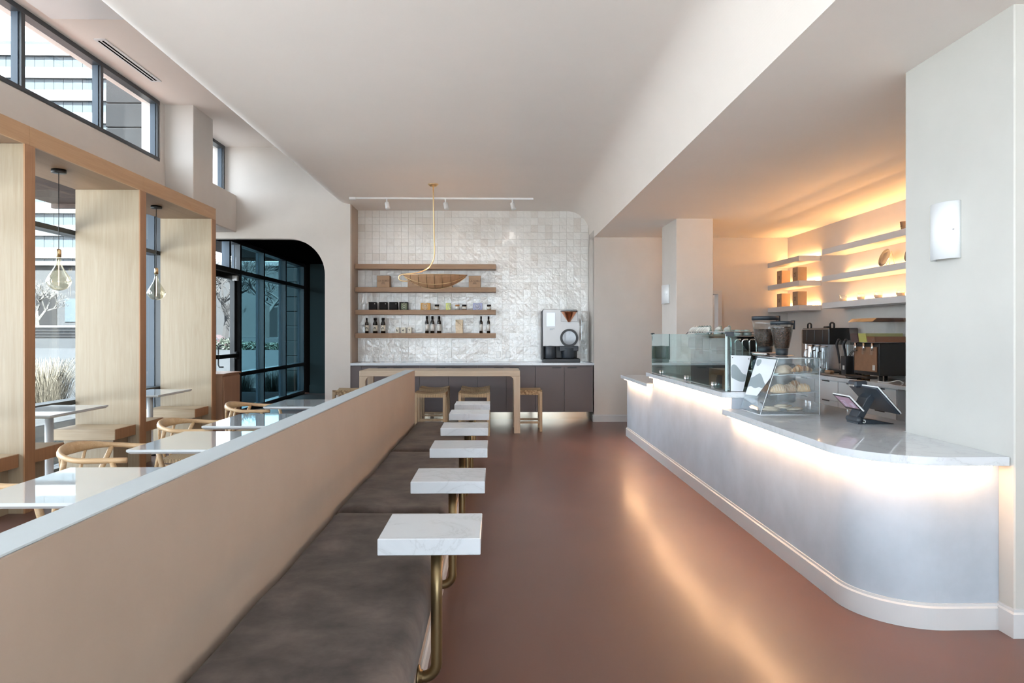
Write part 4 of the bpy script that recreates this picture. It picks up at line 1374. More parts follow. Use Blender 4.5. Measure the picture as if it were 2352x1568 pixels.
ell('sugar_bun', (2.17, 5.08, zt1 + .0), (.055, .050, .055), 'doughpale', 'rosy domed sugar bun behind the pale one, top tray', 'top tray pastries')
croissant((2.225, 5.0, zt1 + .004), .5, .095, 'golden croissant in the middle of the top tray', 'top tray pastries')
croissant((2.29, 5.02, zt1 + .006), -.4, .085, 'brown croissant at the right of the top tray', 'top tray pastries', 'rust')
zt2 = 1.012
ell('shell_bun', (2.085, 4.985, zt2 + .001), (.066, .050, .062), 'dough', 'ridged shell bun at the front left of the middle tray', 'middle tray pastries', 7)
ell('shell_bun', (2.175, 5.03, zt2 + .004), (.055, .050, .055), 'dough', 'ridged shell bun in the centre of the middle tray', 'middle tray pastries', 6)
ell('cocoa_bun', (2.035, 5.13, zt2 - .001), (.045, .055, .055), 'doughdark', 'brown bun at the back left of the middle tray', 'middle tray pastries')
ell('pinwheel_bun', (2.265, 4.985, zt2 + .008), (.052, .045, .060), 'dough', 'golden layered bun at the front right of the middle tray', 'middle tray pastries', 4)
ell('pinwheel_bun', (2.25, 5.10, zt2 + .008), (.055, .045, .075), 'doughdark', 'tall brown layered bun at the back right of the middle tray', 'middle tray pastries', 4)
for k in range(11):
    x = 2.02 + .022 * k; y = 5.0 + .035 * (k % 4)
    z = CZ + .0235 + .006 * (k % 3) + (.018 if 4 <= k <= 7 else 0)
    t = lathe('flat_cookie', [(0, 0), (.050, 0), (.055, .004), (.050, .009), (0, .010)], 'cracker', (x, y, z), segs=16)
    t.rotation_euler = (random.uniform(-.08, .08), random.uniform(-.08, .08), 0)
    tag(t, 'thin pale cookie in the loose pile on the bottom tray', 'cookie', 'flat cookies on the bottom tray')

# point of sale terminal
pos = thing('payment_terminal', 'black two screen payment terminal standing on the counter', 'payment terminal', (2.46, 4.45, CZ))
TR, RT = Matrix.Translation, Matrix.Rotation
def pbox(name, dims, T, mat, par=pos, bev=.004):
    bm = abox(NB(), -dims[0] / 2, dims[0] / 2, -dims[1] / 2, dims[1] / 2, -dims[2] / 2, dims[2] / 2, bev)
    bmesh.ops.transform(bm, matrix=T, verts=bm.verts)
    return finish(name, bm, mat, par)
prism('base_foot', [(2.355, CZ + .001), (2.60, CZ + .001), (2.595, CZ + .006), (2.48, CZ + .026), (2.385, CZ + .036), (2.358, CZ + .030)], 'y', 4.40, 4.54, 'slate', pos, bev=.003)
bm = alathe(NB(), [(0, -.075), (.020, -.075), (.022, -.07), (.022, .07), (.020, .075), (0, .075)], 18, (2.372, 4.47, CZ + .026), RT(PI / 2, 4, 'X'))
finish('hinge', bm, 'slate', pos, smooth=True)
bm = alathe(NB(), [(.007, 0), (.011, 0), (.011, .002), (.007, .002), (.007, 0)], 20, (2.398, 4.3995, CZ + .020), RT(PI / 2, 4, 'X'))
finish('logo_ring', bm, 'white', pos)
prism('stand_neck', [(2.355, CZ + .03), (2.405, CZ + .03), (2.485, CZ + .17), (2.465, CZ + .20), (2.43, CZ + .17)], 'y', 4.42, 4.53, 'slate', pos, bev=.004)
# customer display leans back, facing the aisle (-x)
al = math.radians(46)
CD = TR((2.345, 4.50, .992)) @ RT(-(PI / 2 - al), 4, 'Y')
cd = pbox('customer_display', (.010, .225, .142), CD, 'white', bev=.004)
pbox('display_glass', (.002, .217, .134), CD @ TR((-.0058, 0, 0)), 'black', cd, 0)
pbox('display_image', (.001, .180, .100), CD @ TR((-.0072, 0, .004)), 'tabletscreen', cd, 0)
sp_ = simple('screen_print', (.5, .42, .55), .4)
for (dy, dz, w, h_) in ((.04, .012, .06, .006), (.055, -.02, .012, .04), (.03, -.02, .008, .04), (-.05, -.015, .04, .035), (-.03, -.04, .03, .006)):
    pbox('display_print', (.0006, w, h_), CD @ TR((-.008, dy, dz)), sp_, cd, 0)
# operator tablet, its back towards the aisle
OT = TR((2.500, 4.46, 1.025)) @ RT(-math.radians(42), 4, 'Y')
op = pbox('operator_tablet', (.010, .36, .232), OT, 'white', bev=.005)
pbox('tablet_back', (.014, .354, .226), OT @ TR((-.010, 0, 0)), 'slate', op, .005)
pbox('tablet_glass', (.002, .350, .222), OT @ TR((.006, 0, 0)), 'black', op, 0)
pbox('scanner', (.085, .10, .045), OT @ TR((.0, .06, .118)) @ RT(math.radians(42), 4, 'Y'), 'slate', pos, .010)
pbox('scanner_lens', (.01, .07, .012), OT @ TR((.0, .06, .118)) @ RT(math.radians(42), 4, 'Y') @ TR((-.040, 0, -.012)), 'brushed', pos, .002)

# ================================================================== SCONCES
def sconce(x, y0, y1, z0_, z1_, lb):
    t = thing('wall_sconce', lb, 'wall lamp', (x, (y0 + y1) / 2, z0_), group='white half round sconces')
    cy, r = (y0 + y1) / 2, (y1 - y0) / 2
    d = .07
    po = [(x - d * math.cos(a), cy + r * math.sin(a)) for a in [-PI / 2 + PI * k / 16 for k in range(17)]]
    pi_ = [(x - (d - .008) * math.cos(a), cy + (r - .008) * math.sin(a)) for a in [-PI / 2 + PI * k / 16 for k in range(16, -1, -1)]]
    o_ = prism('shade', po + pi_, 'z', z0_, z1_, 'white', t)
    for f in o_.data.polygons:
        f.use_smooth = abs(f.normal.z) < .5
    box('back_plate', x - .006, x - .0005, cy - r * .8, cy + r * .8, z0_ + .03, z1_ - .03, 'whitemetal', t)
    lathe('fixing_knob', [(0, 0), (.006, 0), (.005, .006), (0, .006)], 'chrome', (x - .034, cy - r * .90, (z0_ + z1_) / 2), t, 12, mtx=Matrix.Rotation(-PI / 2, 4, 'Y'))
sconce(2.47, 3.572, 3.786, 1.852, 2.158, 'white half round wall sconce on the big near column')
sconce(2.465, 9.66, 9.96, 1.876, 2.142, 'white half round wall sconce on the free standing pillar')

# ================================================================== BACK BAR (right wall)
SX = 4.467
for i, z in enumerate((2.52, 2.153, 1.788)):
    nm = ['top', 'middle', 'lowest'][i]
    t = thing('back_bar_shelf', '%s white shelf of the corner set with kraft boxes area' % nm if i else 'top white shelf of the corner set, empty', 'shelf', (4.63, 10.5, z), group='corner shelves behind the bar')
    t['label'] = ['top white corner shelf, bare, glowing amber at the wall', 'middle white corner shelf carrying two kraft boxes', 'lowest white corner shelf carrying two kraft boxes'][i]
    box('board', SX, 4.798, 9.98, YB - .002, z, z + .077, 'trimwhite', t, bev=.002)
    strip([(4.775, 10.0), (4.775, YB - .03)], z + .087, 'ledorange', 'light_strip', t, .016, .008)
    t = thing('back_bar_shelf', ['top long white shelf carrying a paper cup', 'middle long white shelf carrying steel plates', 'lowest long white shelf carrying four glasses'][i], 'shelf', (4.63, 7.8, z), group='long shelves behind the bar')
    box('board', SX, 4.798, 6.2, 9.27, z, z + .077, 'trimwhite', t, bev=.002)
    strip([(4.775, 6.25), (4.775, 9.25)], z + .087, 'ledamber', 'light_strip', t, .016, .008)
# kraft boxes on the corner shelves
kl = ['left kraft box on the middle corner shelf', 'right kraft box on the middle corner shelf', 'left kraft box on the lowest corner shelf', 'right kraft box on the lowest corner shelf']
k = 0
for z in (2.153 + .077, 1.788 + .077):
    for y in (10.72, 10.14):
        t = thing('kraft_box', kl[k], 'box', (4.60, y + .09, z), group='kraft boxes behind the bar')
        box('carton', 4.52, 4.66, y, y + .18, z, z + .215, 'kraft', t, bev=.002)
        for q, w in ((.60, .07), (.50, .04), (.40, .05)):
            box('print_line', 4.5185, 4.52, y + .09 - w / 2, y + .09 + w / 2, z + .215 * q - .005, z + .215 * q + .005, 'kraftdark', t)
        k += 1
# plates on stands, glasses, paper cup
for y, lb in ((8.02, 'round steel plate on a stand, farther one on the middle shelf'), (7.50, 'round steel plate on a stand beside the near column')):
    t = thing('display_plate', lb, 'plate', (4.62, y, 2.23), group='plates on stands')
    lathe('plate', [(0, 0), (.07, .0), (.105, .014), (.108, .018), (.07, .006), (0, .005)], 'brushed', (4.63, y, 2.345), t, 28, mtx=Matrix.Rotation(math.radians(-72), 4, 'Y'))
    for s_ in (-1, 1):
        tube('stand_wire', [(4.56, y + s_ * .05, 2.232), (4.60, y + s_ * .05, 2.236), (4.68, y + s_ * .04, 2.42), (4.72, y + s_ * .05, 2.234)], .004, 'brass', t, 6)
gl = ['stemless glass at the far end of the lowest shelf', 'second stemless glass on the lowest shelf', 'third stemless glass on the lowest shelf', 'stemless glass on the lowest shelf half hidden by the near column']
for px, lb in zip((1936.5, 1977, 2017.5, 2069), gl):
    a = (px - 1176) / 1568; s_, c_ = math.sin(math.radians(1.3152)), math.cos(math.radians(1.3152))
    X = 4.56; Yc = X / (a * c_ + s_); y = -a * Yc * s_ + Yc * c_
    t = thing('stemless_glass', lb, 'glass', (X, y, 1.865), group='stemless glasses on the lowest shelf')
    lathe('bowl', [(0, 0), (.032, 0), (.044, .018), (.047, .04), (.044, .065), (.037, .09), (.0355, .09), (.0425, .065), (.0455, .04), (.0425, .02), (.03, .004), (0, .004)], 'clear', (X, y, 1.865), t, 20)
    lathe('painted_base', [(0, -.0), (.0325, -.0), (.0446, .018), (.0476, .04), (.0476, .042), (0, .042)], 'stonecup', (X, y, 1.8655), t, 20)
t = thing('paper_cup', 'small kraft paper cup on the top shelf beside the near column', 'cup', (4.56, 7.55, 2.597))
lathe('cup_body', [(0, 0), (.032, 0), (.043, .095), (.045, .095), (.045, .100), (.040, .100), (.030, .006), (0, .006)], 'kraft', (4.56, 7.53, 2.597), t, 20)
box('cup_print', 4.5235, 4.525, 7.515, 7.545, 2.64, 2.65, 'kraftdark', t)

# back bar base units and top
for i in range(6):
    y1 = 9.98 - i * .62 + .9
    c = thing('drawer_unit', 'white back bar drawer unit, number %s from the corner' % ['one', 'two', 'three', 'four', 'five', 'six'][i], 'cabinet', (4.5, y1 - .3, 0), group='white back bar units')
    box('carcass', 4.27, 4.798, y1 - .615, y1, .08, .855, 'whitecab', c)
    box('plinth', 4.32, 4.78, y1 - .615, y1, 0, .08, 'black', c)
    dr = box('drawer', 4.252, 4.27, y1 - .611, y1 - .004, .60, .845, 'whitecab', c, bev=.002)
    box('handle', 4.242, 4.252, y1 - .40, y1 - .22, .832, .844, 'black', dr)
    dr = box('door', 4.252, 4.27, y1 - .611, y1 - .004, .09, .595, 'whitecab', c, bev=.002)
    box('handle', 4.242, 4.252, y1 - .40, y1 - .22, .583, .594, 'black', dr)
tag(box('back_bar_worktop', 4.235, 4.798, 6.0, YB - .01, .857, .90, 'quartz', bev=.002), 'stone back bar top along the right wall crowded with equipment', 'worktop')
uf = thing('under_counter_fridge', 'black undercounter fridge with a steel top strip behind the payment terminal', 'fridge', (4.5, 5.1, 0))
box('body', 4.26, 4.798, 4.30, 5.98, .0, .85, 'black', uf, bev=.004)
box('top_strip', 4.252, 4.26, 4.32, 5.96, .76, .84, 'brushed', uf)
for a_, b_ in ((4.32, 5.13), (5.15, 5.96)):
    box('door', 4.248, 4.26, a_, b_, .10, .74, 'rubber', uf, bev=.003)
BZ = .901

# ---- espresso machine with cups on its rail tray
em = thing('espresso_machine', 'black espresso machine behind the glass guard, cups on its top tray', 'espresso machine', (2.42, 7.1, CZ))
for x in (2.18, 2.66):
    for y in (6.82, 7.42):
        lathe('foot', [(0, 0), (.025, 0), (.02, .06), (0, .06)], 'brushed', (x, y, CZ + .001), em, 12)
box('body', 2.14, 2.70, 6.76, 7.48, .915, 1.28, 'black', em, bev=.012)
box('top_housing', 2.12, 2.74, 6.74, 7.50, 1.28, 1.412, 'black', em, bev=.015)
box('cup_tray', 2.11, 2.75, 6.72, 7.52, 1.412, 1.424, 'brushed', em, bev=.003)
box('drip_tray', 2.16, 2.78, 6.78, 7.46, .90, .94, 'brushed', em, bev=.004)
tube('cup_rail', [(2.11, 7.56, 1.43), (2.12, 7.50, 1.462), (2.12, 6.74, 1.462), (2.14, 6.72, 1.462), (2.72, 6.72, 1.462), (2.74, 6.74, 1.462), (2.74, 7.50, 1.462)], .005, 'brushed', em, 8)
for x in (2.12, 2.42, 2.74):
    tube('rail_post', [(x, 6.73, 1.424), (x, 6.73, 1.462)], .004, 'brushed', em, 6)
for x in (2.36, 2.43, 2.50):
    tube('tap_lever', [(x, 6.70, 1.16), (x, 6.69, 1.30), (x, 6.685, 1.375), (x + .05, 6.68, 1.388)], .008, 'chrome', em, 8, 3)
    lathe('tap_collar', [(0, 0), (.016, 0), (.02, .03), (.012, .06), (0, .06)], 'bluegrey', (x, 6.70, 1.12), em, 12)
for x in (2.30, 2.55):
    tube('steam_wand', [(x, 6.73, 1.40), (x, 6.66, 1.40), (x, 6.64, 1.36), (x, 6.65, 1.05)], .006, 'chrome', em, 8, 3)

def make_cup():
    t = thing('coffee_cup', '', 'cup')
    finish('bowl', alathe(NB(), [(0, 0), (.024, 0), (.028, .004), (.040, .035), (.042, .060), (.039, .060), (.036, .036), (.022, .008), (0, .008)], 18), 'sage', t, True, True)
    finish('inner_glaze', alathe(NB(), [(0, .0085), (.0215, .0085), (.0355, .0363), (.0385, .0605), (.0365, .0605), (.0335, .0365), (.0195, .0105), (0, .0105)], 18), 'cream', t, True, True)
    finish('handle', atube(NB(), [(.038, 0, .050), (.058, 0, .050), (.064, 0, .036), (.056, 0, .020), (.034, 0, .018)], .005, 6, 3), 'sage', t, True, True)
    return t
cup = make_cup()
sage_mesh = {c_.name.split('.')[0]: c_.data for c_ in cup.children}
OR = ['first', 'second', 'third', 'fourth', 'fifth', 'sixth', 'seventh', 'eighth', 'ninth']
spots = [(2.18, 7.44 - .088 * i, 1) for i in range(7)] + [(2.285, 6.90, 1), (2.375, 6.90, 1)] + [(2.21, 6.77, 0), (2.31, 6.77, 0), (2.41, 6.77, 0), (2.51, 6.78, 0), (2.62, 6.78, 0), (2.34, 7.02, 0), (2.45, 7.02, 0), (2.56, 7.02, 0)]
for i, (x, y, lean) in enumerate(spots):
    o = cup if i == 0 else dup(cup, (0, 0, 0))
    if lean:
        put(o, (x, y, 1.449))
        o.rotation_euler = (Matrix.Rotation(math.radians(-60), 4, 'Z') @ Matrix.Rotation(math.radians(58), 4, 'X') @ Matrix.Rotation(math.radians(90), 4, 'Z')).to_euler()
        o['label'] = ('white' if i < 2 else 'sage green') + ' cup lying tilted on the machine tray, ' + OR[i] + ' from the far end'
        o['group'] = 'tilted cups on the espresso machine'
    else:
        put(o, (x, y, 1.4845))
        o.rotation_euler = (PI, 0, math.radians(40 * i))
        o['label'] = 'sage green cup standing upside down, ' + OR[i - 9] + (' along the near tray rail' if i < 14 else ' counted, behind the near row')
        o['group'] = 'upturned sage cups on the espresso machine'
    if i < 2 or i == 0:
        for c_ in o.children:
            c_.data = c_.data.copy()
            c_.data.materials.clear(); c_.data.materials.append(M['cream'])
    else:
        for c_, n_ in zip(sorted(o.children, key=lambda q: q.name), range(9)):
            c_.data = sage_mesh[c_.name.split('.')[0]]

# ---- grinders
def grinder(x, y, zb_, hz0, hz1, r, lb, drum):
    t = thing('coffee_grinder', lb, 'coffee grinder', (x, y, CZ), group='bean grinders')
    box('body', x - .085, x + .085, y - .10, y + .11, CZ + .001, zb_ - .07, 'bluegrey' if drum else 'black', t, bev=.02, segs=2)
    lathe('drum', [(0, 0), (.075, 0), (.085, .02), (.085, .06), (0, .06)], 'bluegrey', (x, y, zb_ - .085), t, 24)
    lathe('chrome_collar', [(0, 0), (r * 1.08, 0), (r * 1.08, .028), (r * .95, .034), (0, .034)], 'chrome', (x, y, zb_ - .03), t, 28)
    lathe('hopper_neck', [(0, 0), (r * .52, 0), (r * .56, hz0 - zb_), (0, hz0 - zb_)], 'slate', (x, y, zb_), t, 24)
    H_ = hz1 - hz0
    pr = [(r * .58, 0), (r * .62, .01), (r * .80, H_ * .35), (r * .95, H_ * .75), (r * .98, H_ * .88)]
    lathe('hopper', pr + [(r_ - .003, z_) for r_, z_ in pr[::-1]], 'clear', (x, y, hz0), t, 28)
    lathe('hopper_lid', [(0, H_ * .88), (r, H_ * .88), (r, H_), (0, H_)], 'slate', (x, y, hz0), t, 28)
    f = .80 if drum is False else .58
    bp = [(0, .004), (r * .56, .004)] + [(r_ * .965, z_) for r_, z_ in pr[1:] if z_ < H_ * f]
    rr_ = r * (.80 + (.15) * (f - .35) / .40) * .965
    b_ = lathe('beans', bp + [(rr_, H_ * f), (0, H_ * f)], 'beans', (x, y, hz0), t, 28)
    b_['kind'] = 'stuff'
    box('lid_hinge', x + r * .9, x + r * 1.12, y - .02, y + .02, hz0 + H_ * .70, hz1 + .006, 'slate', t)
grinder(2.49, 5.90, 1.258, 1.315, 1.555, .096, 'bean grinder with a full hopper, nearer of the two', False)
grinder(2.51, 6.32, 1.272, 1.325, 1.608, .120, 'bean grinder with a half full hopper, farther of the two', True)

# ---- batch brewer and things on the back bar
bb = thing('batch_brewer', 'black twin batch coffee brewer on the back bar', 'coffee brewer', (4.58, 9.25, BZ))
box('base', 4.40, 4.76, 8.86, 9.64, BZ, .945, 'black', bb, bev=.006)
box('tower', 4.62, 4.76, 8.88, 9.62, .945, 1.32, 'brushed', bb, bev=.006)
box('head', 4.36, 4.76, 8.86, 9.64, 1.30, 1.520, 'black', bb, bev=.012)
box('head_trim', 4.35, 4.36, 8.88, 9.62, 1.500, 1.512, 'chrome', bb)
for y in (9.02, 9.25, 9.48):
    tube('door_slot', [(4.357, y, 1.33), (4.357, y, 1.49)], .004, 'bluegrey', bb, 6)
box('side_tower', 4.42, 4.74, 9.66, 9.80, BZ, 1.50, 'brushed', bb, bev=.01)
for y in (9.58, 8.93):
    tube('lid_handle', [(4.44, y - .05, 1.52), (4.44, y - .05, 1.575), (4.44, y, 1.59), (4.44, y + .05, 1.575), (4.44, y + .05, 1.52)], .012, 'black', bb, 8, 2)
box('lid_knob', 4.50, 4.56, 9.2, 9.3, 1.52, 1.545, 'black', bb, bev=.006)
def server(x, y, r, h, mat, lb, name='coffee_server', grp='servers on the back bar'):
    t = thing(name, lb, 'carafe', (x, y, BZ), group=grp)
    pr = [(r * .9, 0), (r, .02), (r * .97, h * .7), (r * .82, h * .95), (r * .80, h)]
    lathe('vessel', [(0, 0)] + pr + ([(0, h)] if mat != 'clear' else [(r_ - .003, z_) for r_, z_ in pr[::-1]] + [(0, .003)]), mat, (x, y, BZ), t, 20)
    lathe('rim', [(r * .79, h), (r * .85, h), (r * .85, h + .012), (r * .79, h + .012), (r * .79, h)], 'brushed', (x, y, BZ), t, 20)
    tube('handle', [(x - r * .8, y - .01, BZ + h * .85), (x - r * 1.5, y - .01, BZ + h * .8), (x - r * 1.55, y - .01, BZ + h * .4), (x - r * .95, y - .01, BZ + h * .25)], .008, 'black' if mat == 'clear' else 'brushed', t, 6, 3)
server(4.33, 9.30, .060, .385, 'chrome', 'tall chrome coffee server in front of the batch brewer')
server(4.33, 9.08, .058, .375, 'clear', 'tall glass pitcher beside the chrome server')
server(4.33, 8.92, .055, .370, 'clear', 'tall glass pitcher next to the blender jars')
for y, lb in ((8.74, 'blender jar with a curved black handle, farther one'), (8.56, 'blender jar with a curved black handle, nearer one')):
    t = thing('blender_jar', lb, 'blender jar', (4.50, y, BZ), group='blender jars')
    pr = [(.05, .06), (.058, .10), (.075, .44), (.076, .46)]
    lathe('jar', [(0, .06)] + pr + [(r_ - .003, z_) for r_, z_ in pr[::-1]] + [(0, .064)], 'clear', (4.50, y, BZ), t, 8, smooth=False)
    lathe('jar_base', [(0, 0), (.058, 0), (.055, .06), (0, .06)], 'black', (4.50, y, BZ), t, 16)
    tube('handle', [(4.435, y, BZ + .46), (4.41, y - .03, BZ + .45), (4.395, y - .02, BZ + .40), (4.425, y, BZ + .30), (4.445, y, BZ + .16)], lambda f: .020 - .008 * f, 'rubber', t, 8, 4)
cd_ = thing('black_caddy', 'black plastic caddy with tongs beside the blender jars', 'caddy', (4.36, 8.36, BZ))
pr = [(.075, 0), (.082, .02), (.09, .235), (.085, .235), (.077, .02)]
lathe('bin', [(0, 0)] + pr + [(0, .02)], 'rubber', (4.36, 8.36, BZ + .03), cd_, 4, smooth=False, mtx=Matrix.Rotation(PI / 4, 4, 'Z'))
for s_ in (-1, 1):
    tube('tongs', [(4.35, 8.36, BZ + .10), (4.34 + .01 * s_, 8.30, BZ + .26), (4.33 + .02 * s_, 8.20 + .02 * s_, BZ + .33), (4.32 + .02 * s_, 8.12, BZ + .34)], .004, 'black', cd_, 6, 3)
box('sticker', 4.293, 4.2975, 8.33, 8.37, BZ + .10, BZ + .15, 'labelwhite', cd_)
for y, m_, lb in ((8.44, 'goldbottle', 'amber syrup bottle with gold cap behind the black caddy'), (8.33, 'goldbottle', 'amber syrup bottle nearest the drink dispenser')):
    t = thing('syrup_bottle', lb, 'bottle', (4.58, y, BZ), group='syrup bottles')
    lathe('glass_body', [(0, 0), (.030, 0), (.030, .13), (.012, .18), (.012, .22), (0, .22)], m_, (4.58, y, BZ + .002), t, 14)
    lathe('cap', [(0, .215), (.016, .215), (.016, .245), (0, .245)], 'brass', (4.58, y, BZ + .002), t, 12)
    lathe('paper_label', [(.0304, .03), (.031, .03), (.031, .10), (.0304, .10)], 'labelcream', (4.58, y, BZ + .002), t, 14)
tr_ = thing('steel_tray', 'shallow steel tray lying on the back bar before the caddy', 'tray', (4.36, 8.36, BZ))
box('tray_pan', 4.26, 4.46, 8.22, 8.86, BZ + .001, BZ + .028, 'brushed', tr_, bev=.006)
tag(box('paper_bag_roll', 4.27, 4.34, 8.66, 8.80, BZ + .0285, BZ + .07, 'kraft', bev=.012), 'small folded kraft packet lying on the steel tray', 'packet')
# drinks dispenser
jd = thing('juice_dispenser', 'three tank cold drink dispenser with a rust coloured front', 'drink dispenser', (4.56, 7.97, BZ))
box('body', 4.37, 4.78, 7.70, 8.25, BZ + .06, 1.335, 'black', jd, bev=.008)
box('front_panel', 4.358, 4.37, 7.73, 8.21, BZ + .10, 1.29, 'rust', jd, bev=.003)
box('sticker', 4.355, 4.358, 7.76, 7.81, BZ + .12, BZ + .18, 'labelwhite', jd)
box('chrome_trim', 4.355, 4.372, 8.215, 8.235, BZ + .06, 1.31, 'chrome', jd)
box('drip_tray', 4.25, 4.37, 7.72, 8.23, BZ + .022, BZ + .05, 'black', jd, bev=.006)
for x in (4.42, 4.74):
    for y in (7.75, 8.2):
        lathe('foot', [(0, 0), (.02, 0), (.02, .06), (0, .06)], 'black', (x, y, BZ), jd, 10)
for i, (y, jm, lev) in enumerate(((7.70, 'juicebrown', 1.412), (7.885, 'juiceyellow', 1.448), (8.07, 'juicepurple', 1.448))):
    tk = prism('tank', [(4.33, 1.34), (4.77, 1.34), (4.77, 1.585), (4.305, 1.585)], 'y', y + .003, y + .180, 'clear', jd)
    prism('juice', [(4.335, 1.345), (4.765, 1.345), (4.765, lev), (4.322, lev)], 'y', y + .008, y + .175, jm, tk)
    prism('lid', [(4.295, 1.585), (4.775, 1.585), (4.76, 1.625), (4.35, 1.625)], 'y', y + .001, y + .182, glass('lid_smoke', (.72, .60, .52), 1.2) if i == 0 else bpy.data.materials['lid_smoke'], tk)
    lathe('tap', [(0, 0), (.012, 0), (.016, .03), (.014, .09), (0, .09)], 'chrome', (4.345, y + .09, 1.245), tk, 10)
    box('tap_paddle', 4.325, 4.336, y + .07, y + .11, 1.20, 1.29, 'clear', tk)
tag(tube('white_cable', [(4.30, 7.60, BZ + .006), (4.33, 7.45, BZ + .006), (4.40, 7.38, BZ + .03), (4.48, 7.42, BZ + .006), (4.52, 7.52, BZ + .006)], .005, 'white', None, 6, 5), 'thin white cable coiled on the back bar beside the drink dispenser', 'cable')
# jacket and added unseen lamp in the room beyond the doorway
jk = tag(finish('hanging_jacket', alathe(NB(), [(0, 0), (.10, .02), (.13, .25), (.10, .45), (.04, .5), (0, .5)], 14, (3.60, 12.84, 1.22), None, 1.0, .35), 'rubber', smooth=True), 'dark jacket hanging in the room beyond the doorway', 'jacket')
lp = thing('ceiling_lamp', 'round white ceiling lamp in the room beyond the doorway', 'ceiling lamp', (3.3, 12.2, 2.8))
lathe('diffuser', [(0, -.05), (.14, -.045), (.16, -.02), (.16, -.012), (0, -.012)], 'roomlamp', (3.3, 12.2, 2.8), lp, 24)
lathe('base', [(0, -.012), (.165, -.012), (.165, 0), (0, 0)], 'white', (3.3, 12.2, 2.8), lp, 24)

# ================================================================== OUTSIDE
struct(box('ground', -220, 160, -120, 260, -.30, -.13, 'asphalt'))
struct(box('path', -19.0, -4.80, -24, 6.6, -.13, -.03, 'paving'))  # unseen stretch, kept pale as a reflector for the ceiling
struct(box('path', -9.2, -4.80, 6.6, 17.4, -.13, -.03, 'slabs'))
struct(box('path', -4.80, 12.0, -24, -4.16, -.13, -.03, 'paving'))  # unseen pale reflector outside the rear window
struct(box('ground_bank', -95, -12, 73, 130, -.13, .90, 'asphalt'))
# stone piers standing outside the shopfront
def pier(x0, x1, y0, y1, lb):
    t = thing('stone_pier', lb, 'pier', ((x0 + x1) / 2, (y0 + y1) / 2, -.03), group='stone piers outside')
    n = 16
    for k in range(n):
        z0_ = -.03 + k * .42
        box('block', x0 + .004 * (k % 2), x1 - .004 * (k % 2), y0 + .004 * (k % 2), y1, z0_, z0_ + .408, 'stone', t, bev=.012)
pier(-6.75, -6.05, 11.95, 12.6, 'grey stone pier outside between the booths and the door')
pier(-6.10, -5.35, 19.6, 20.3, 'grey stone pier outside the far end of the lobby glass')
for y0, y1, lb in ((-8.0, 9.9, 'dark timber canopy outside over the booth windows'), (12.75, 17.0, 'dark timber canopy outside over the entrance')):
    t = thing('canopy', lb, 'canopy', (-5.6, (y0 + y1) / 2, 3.25), group='timber canopies outside')
    n = int((y1 - y0) / .45)
    for k in range(n):
        a = y0 + (y1 - y0) * k / n
        box('board', -6.35, -4.85, a + .005, a + (y1 - y0) / n - .005, 3.30, 3.34, 'canopy', t)
    box('end_fascia', -6.36, -4.88, y1, y1 + .08, 3.24, 3.42, 'canopy', t)
    box('beam', -4.88, -4.78, y0, y1, 3.28, 3.50, 'canopy', t)
t = thing('canopy', 'dark timber canopy outside over the window behind the camera', 'canopy', (0, -5.6, 3.25), group='timber canopies outside')  # added out of view to shade the rear window from high sky
for k in range(8):
    box('board', -4.7, 5.0, -7.4 + .4 * k, -7.01 + .4 * k, 3.30, 3.34, 'canopy', t)
box('beam', -4.7, 5.0, -7.55, -7.4, 3.20, 3.50, 'canopy', t)
# office tower
ot = thing('office_tower', 'tall office block with white bands and blue glass strips across the street', 'building', (-80, 118, .9))
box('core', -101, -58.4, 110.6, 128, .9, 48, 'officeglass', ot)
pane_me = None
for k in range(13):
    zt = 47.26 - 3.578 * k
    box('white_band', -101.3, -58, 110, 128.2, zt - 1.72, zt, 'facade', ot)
    if k:
        for q in range(15):
            x = -81.0 + q * 1.5
            if pane_me is None:
                pn = box('window_pane', x + .03, x + 1.46, 110.45, 110.6, zt + .03, zt + 1.83, 'officeglass', ot)
                pane_me = pn; px_, pz_ = x, zt
            else:
                pn = pane_me.copy(); COL.objects.link(pn)
                pn.location = pane_me.location + Vector((x - px_, random.uniform(-.02, .02), zt - pz_))
# low pale building
lbld = thing('low_building', 'low pale rendered building behind the bare trees', 'building', (-48, 100, .9))
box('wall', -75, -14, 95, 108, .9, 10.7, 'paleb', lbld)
box('roof_edge', -75.4, -13.6, 94.5, 108.4, 10.7, 11.3, 'facade', lbld)
for x0, x1, z1_ in ((-63.0, -60.2, 6.8), (-32.5, -30.2, 5.0)):
    box('doorway', x0, x1, 94.9, 95.0, .9, z1_, 'stone', lbld)
for x in (-58, -52, -46, -40, -26, -20):
    box('window', x - 1.1, x + 1.1, 94.92, 95.0, 3.0, 6.2, 'officeglass', lbld)
ss = thing('slatted_screen', 'low white screen with dark horizontal slats beyond the forecourt', 'screen', (-50, 74, .9))
box('panel', -60, -40, 74.2, 74.4, .9, 2.3, 'facade', ss)
for k in range(4):
    box('slat', -60, -40, 74.05, 74.2, 1.0 + .32 * k, 1.12 + .32 * k, 'stone', ss)
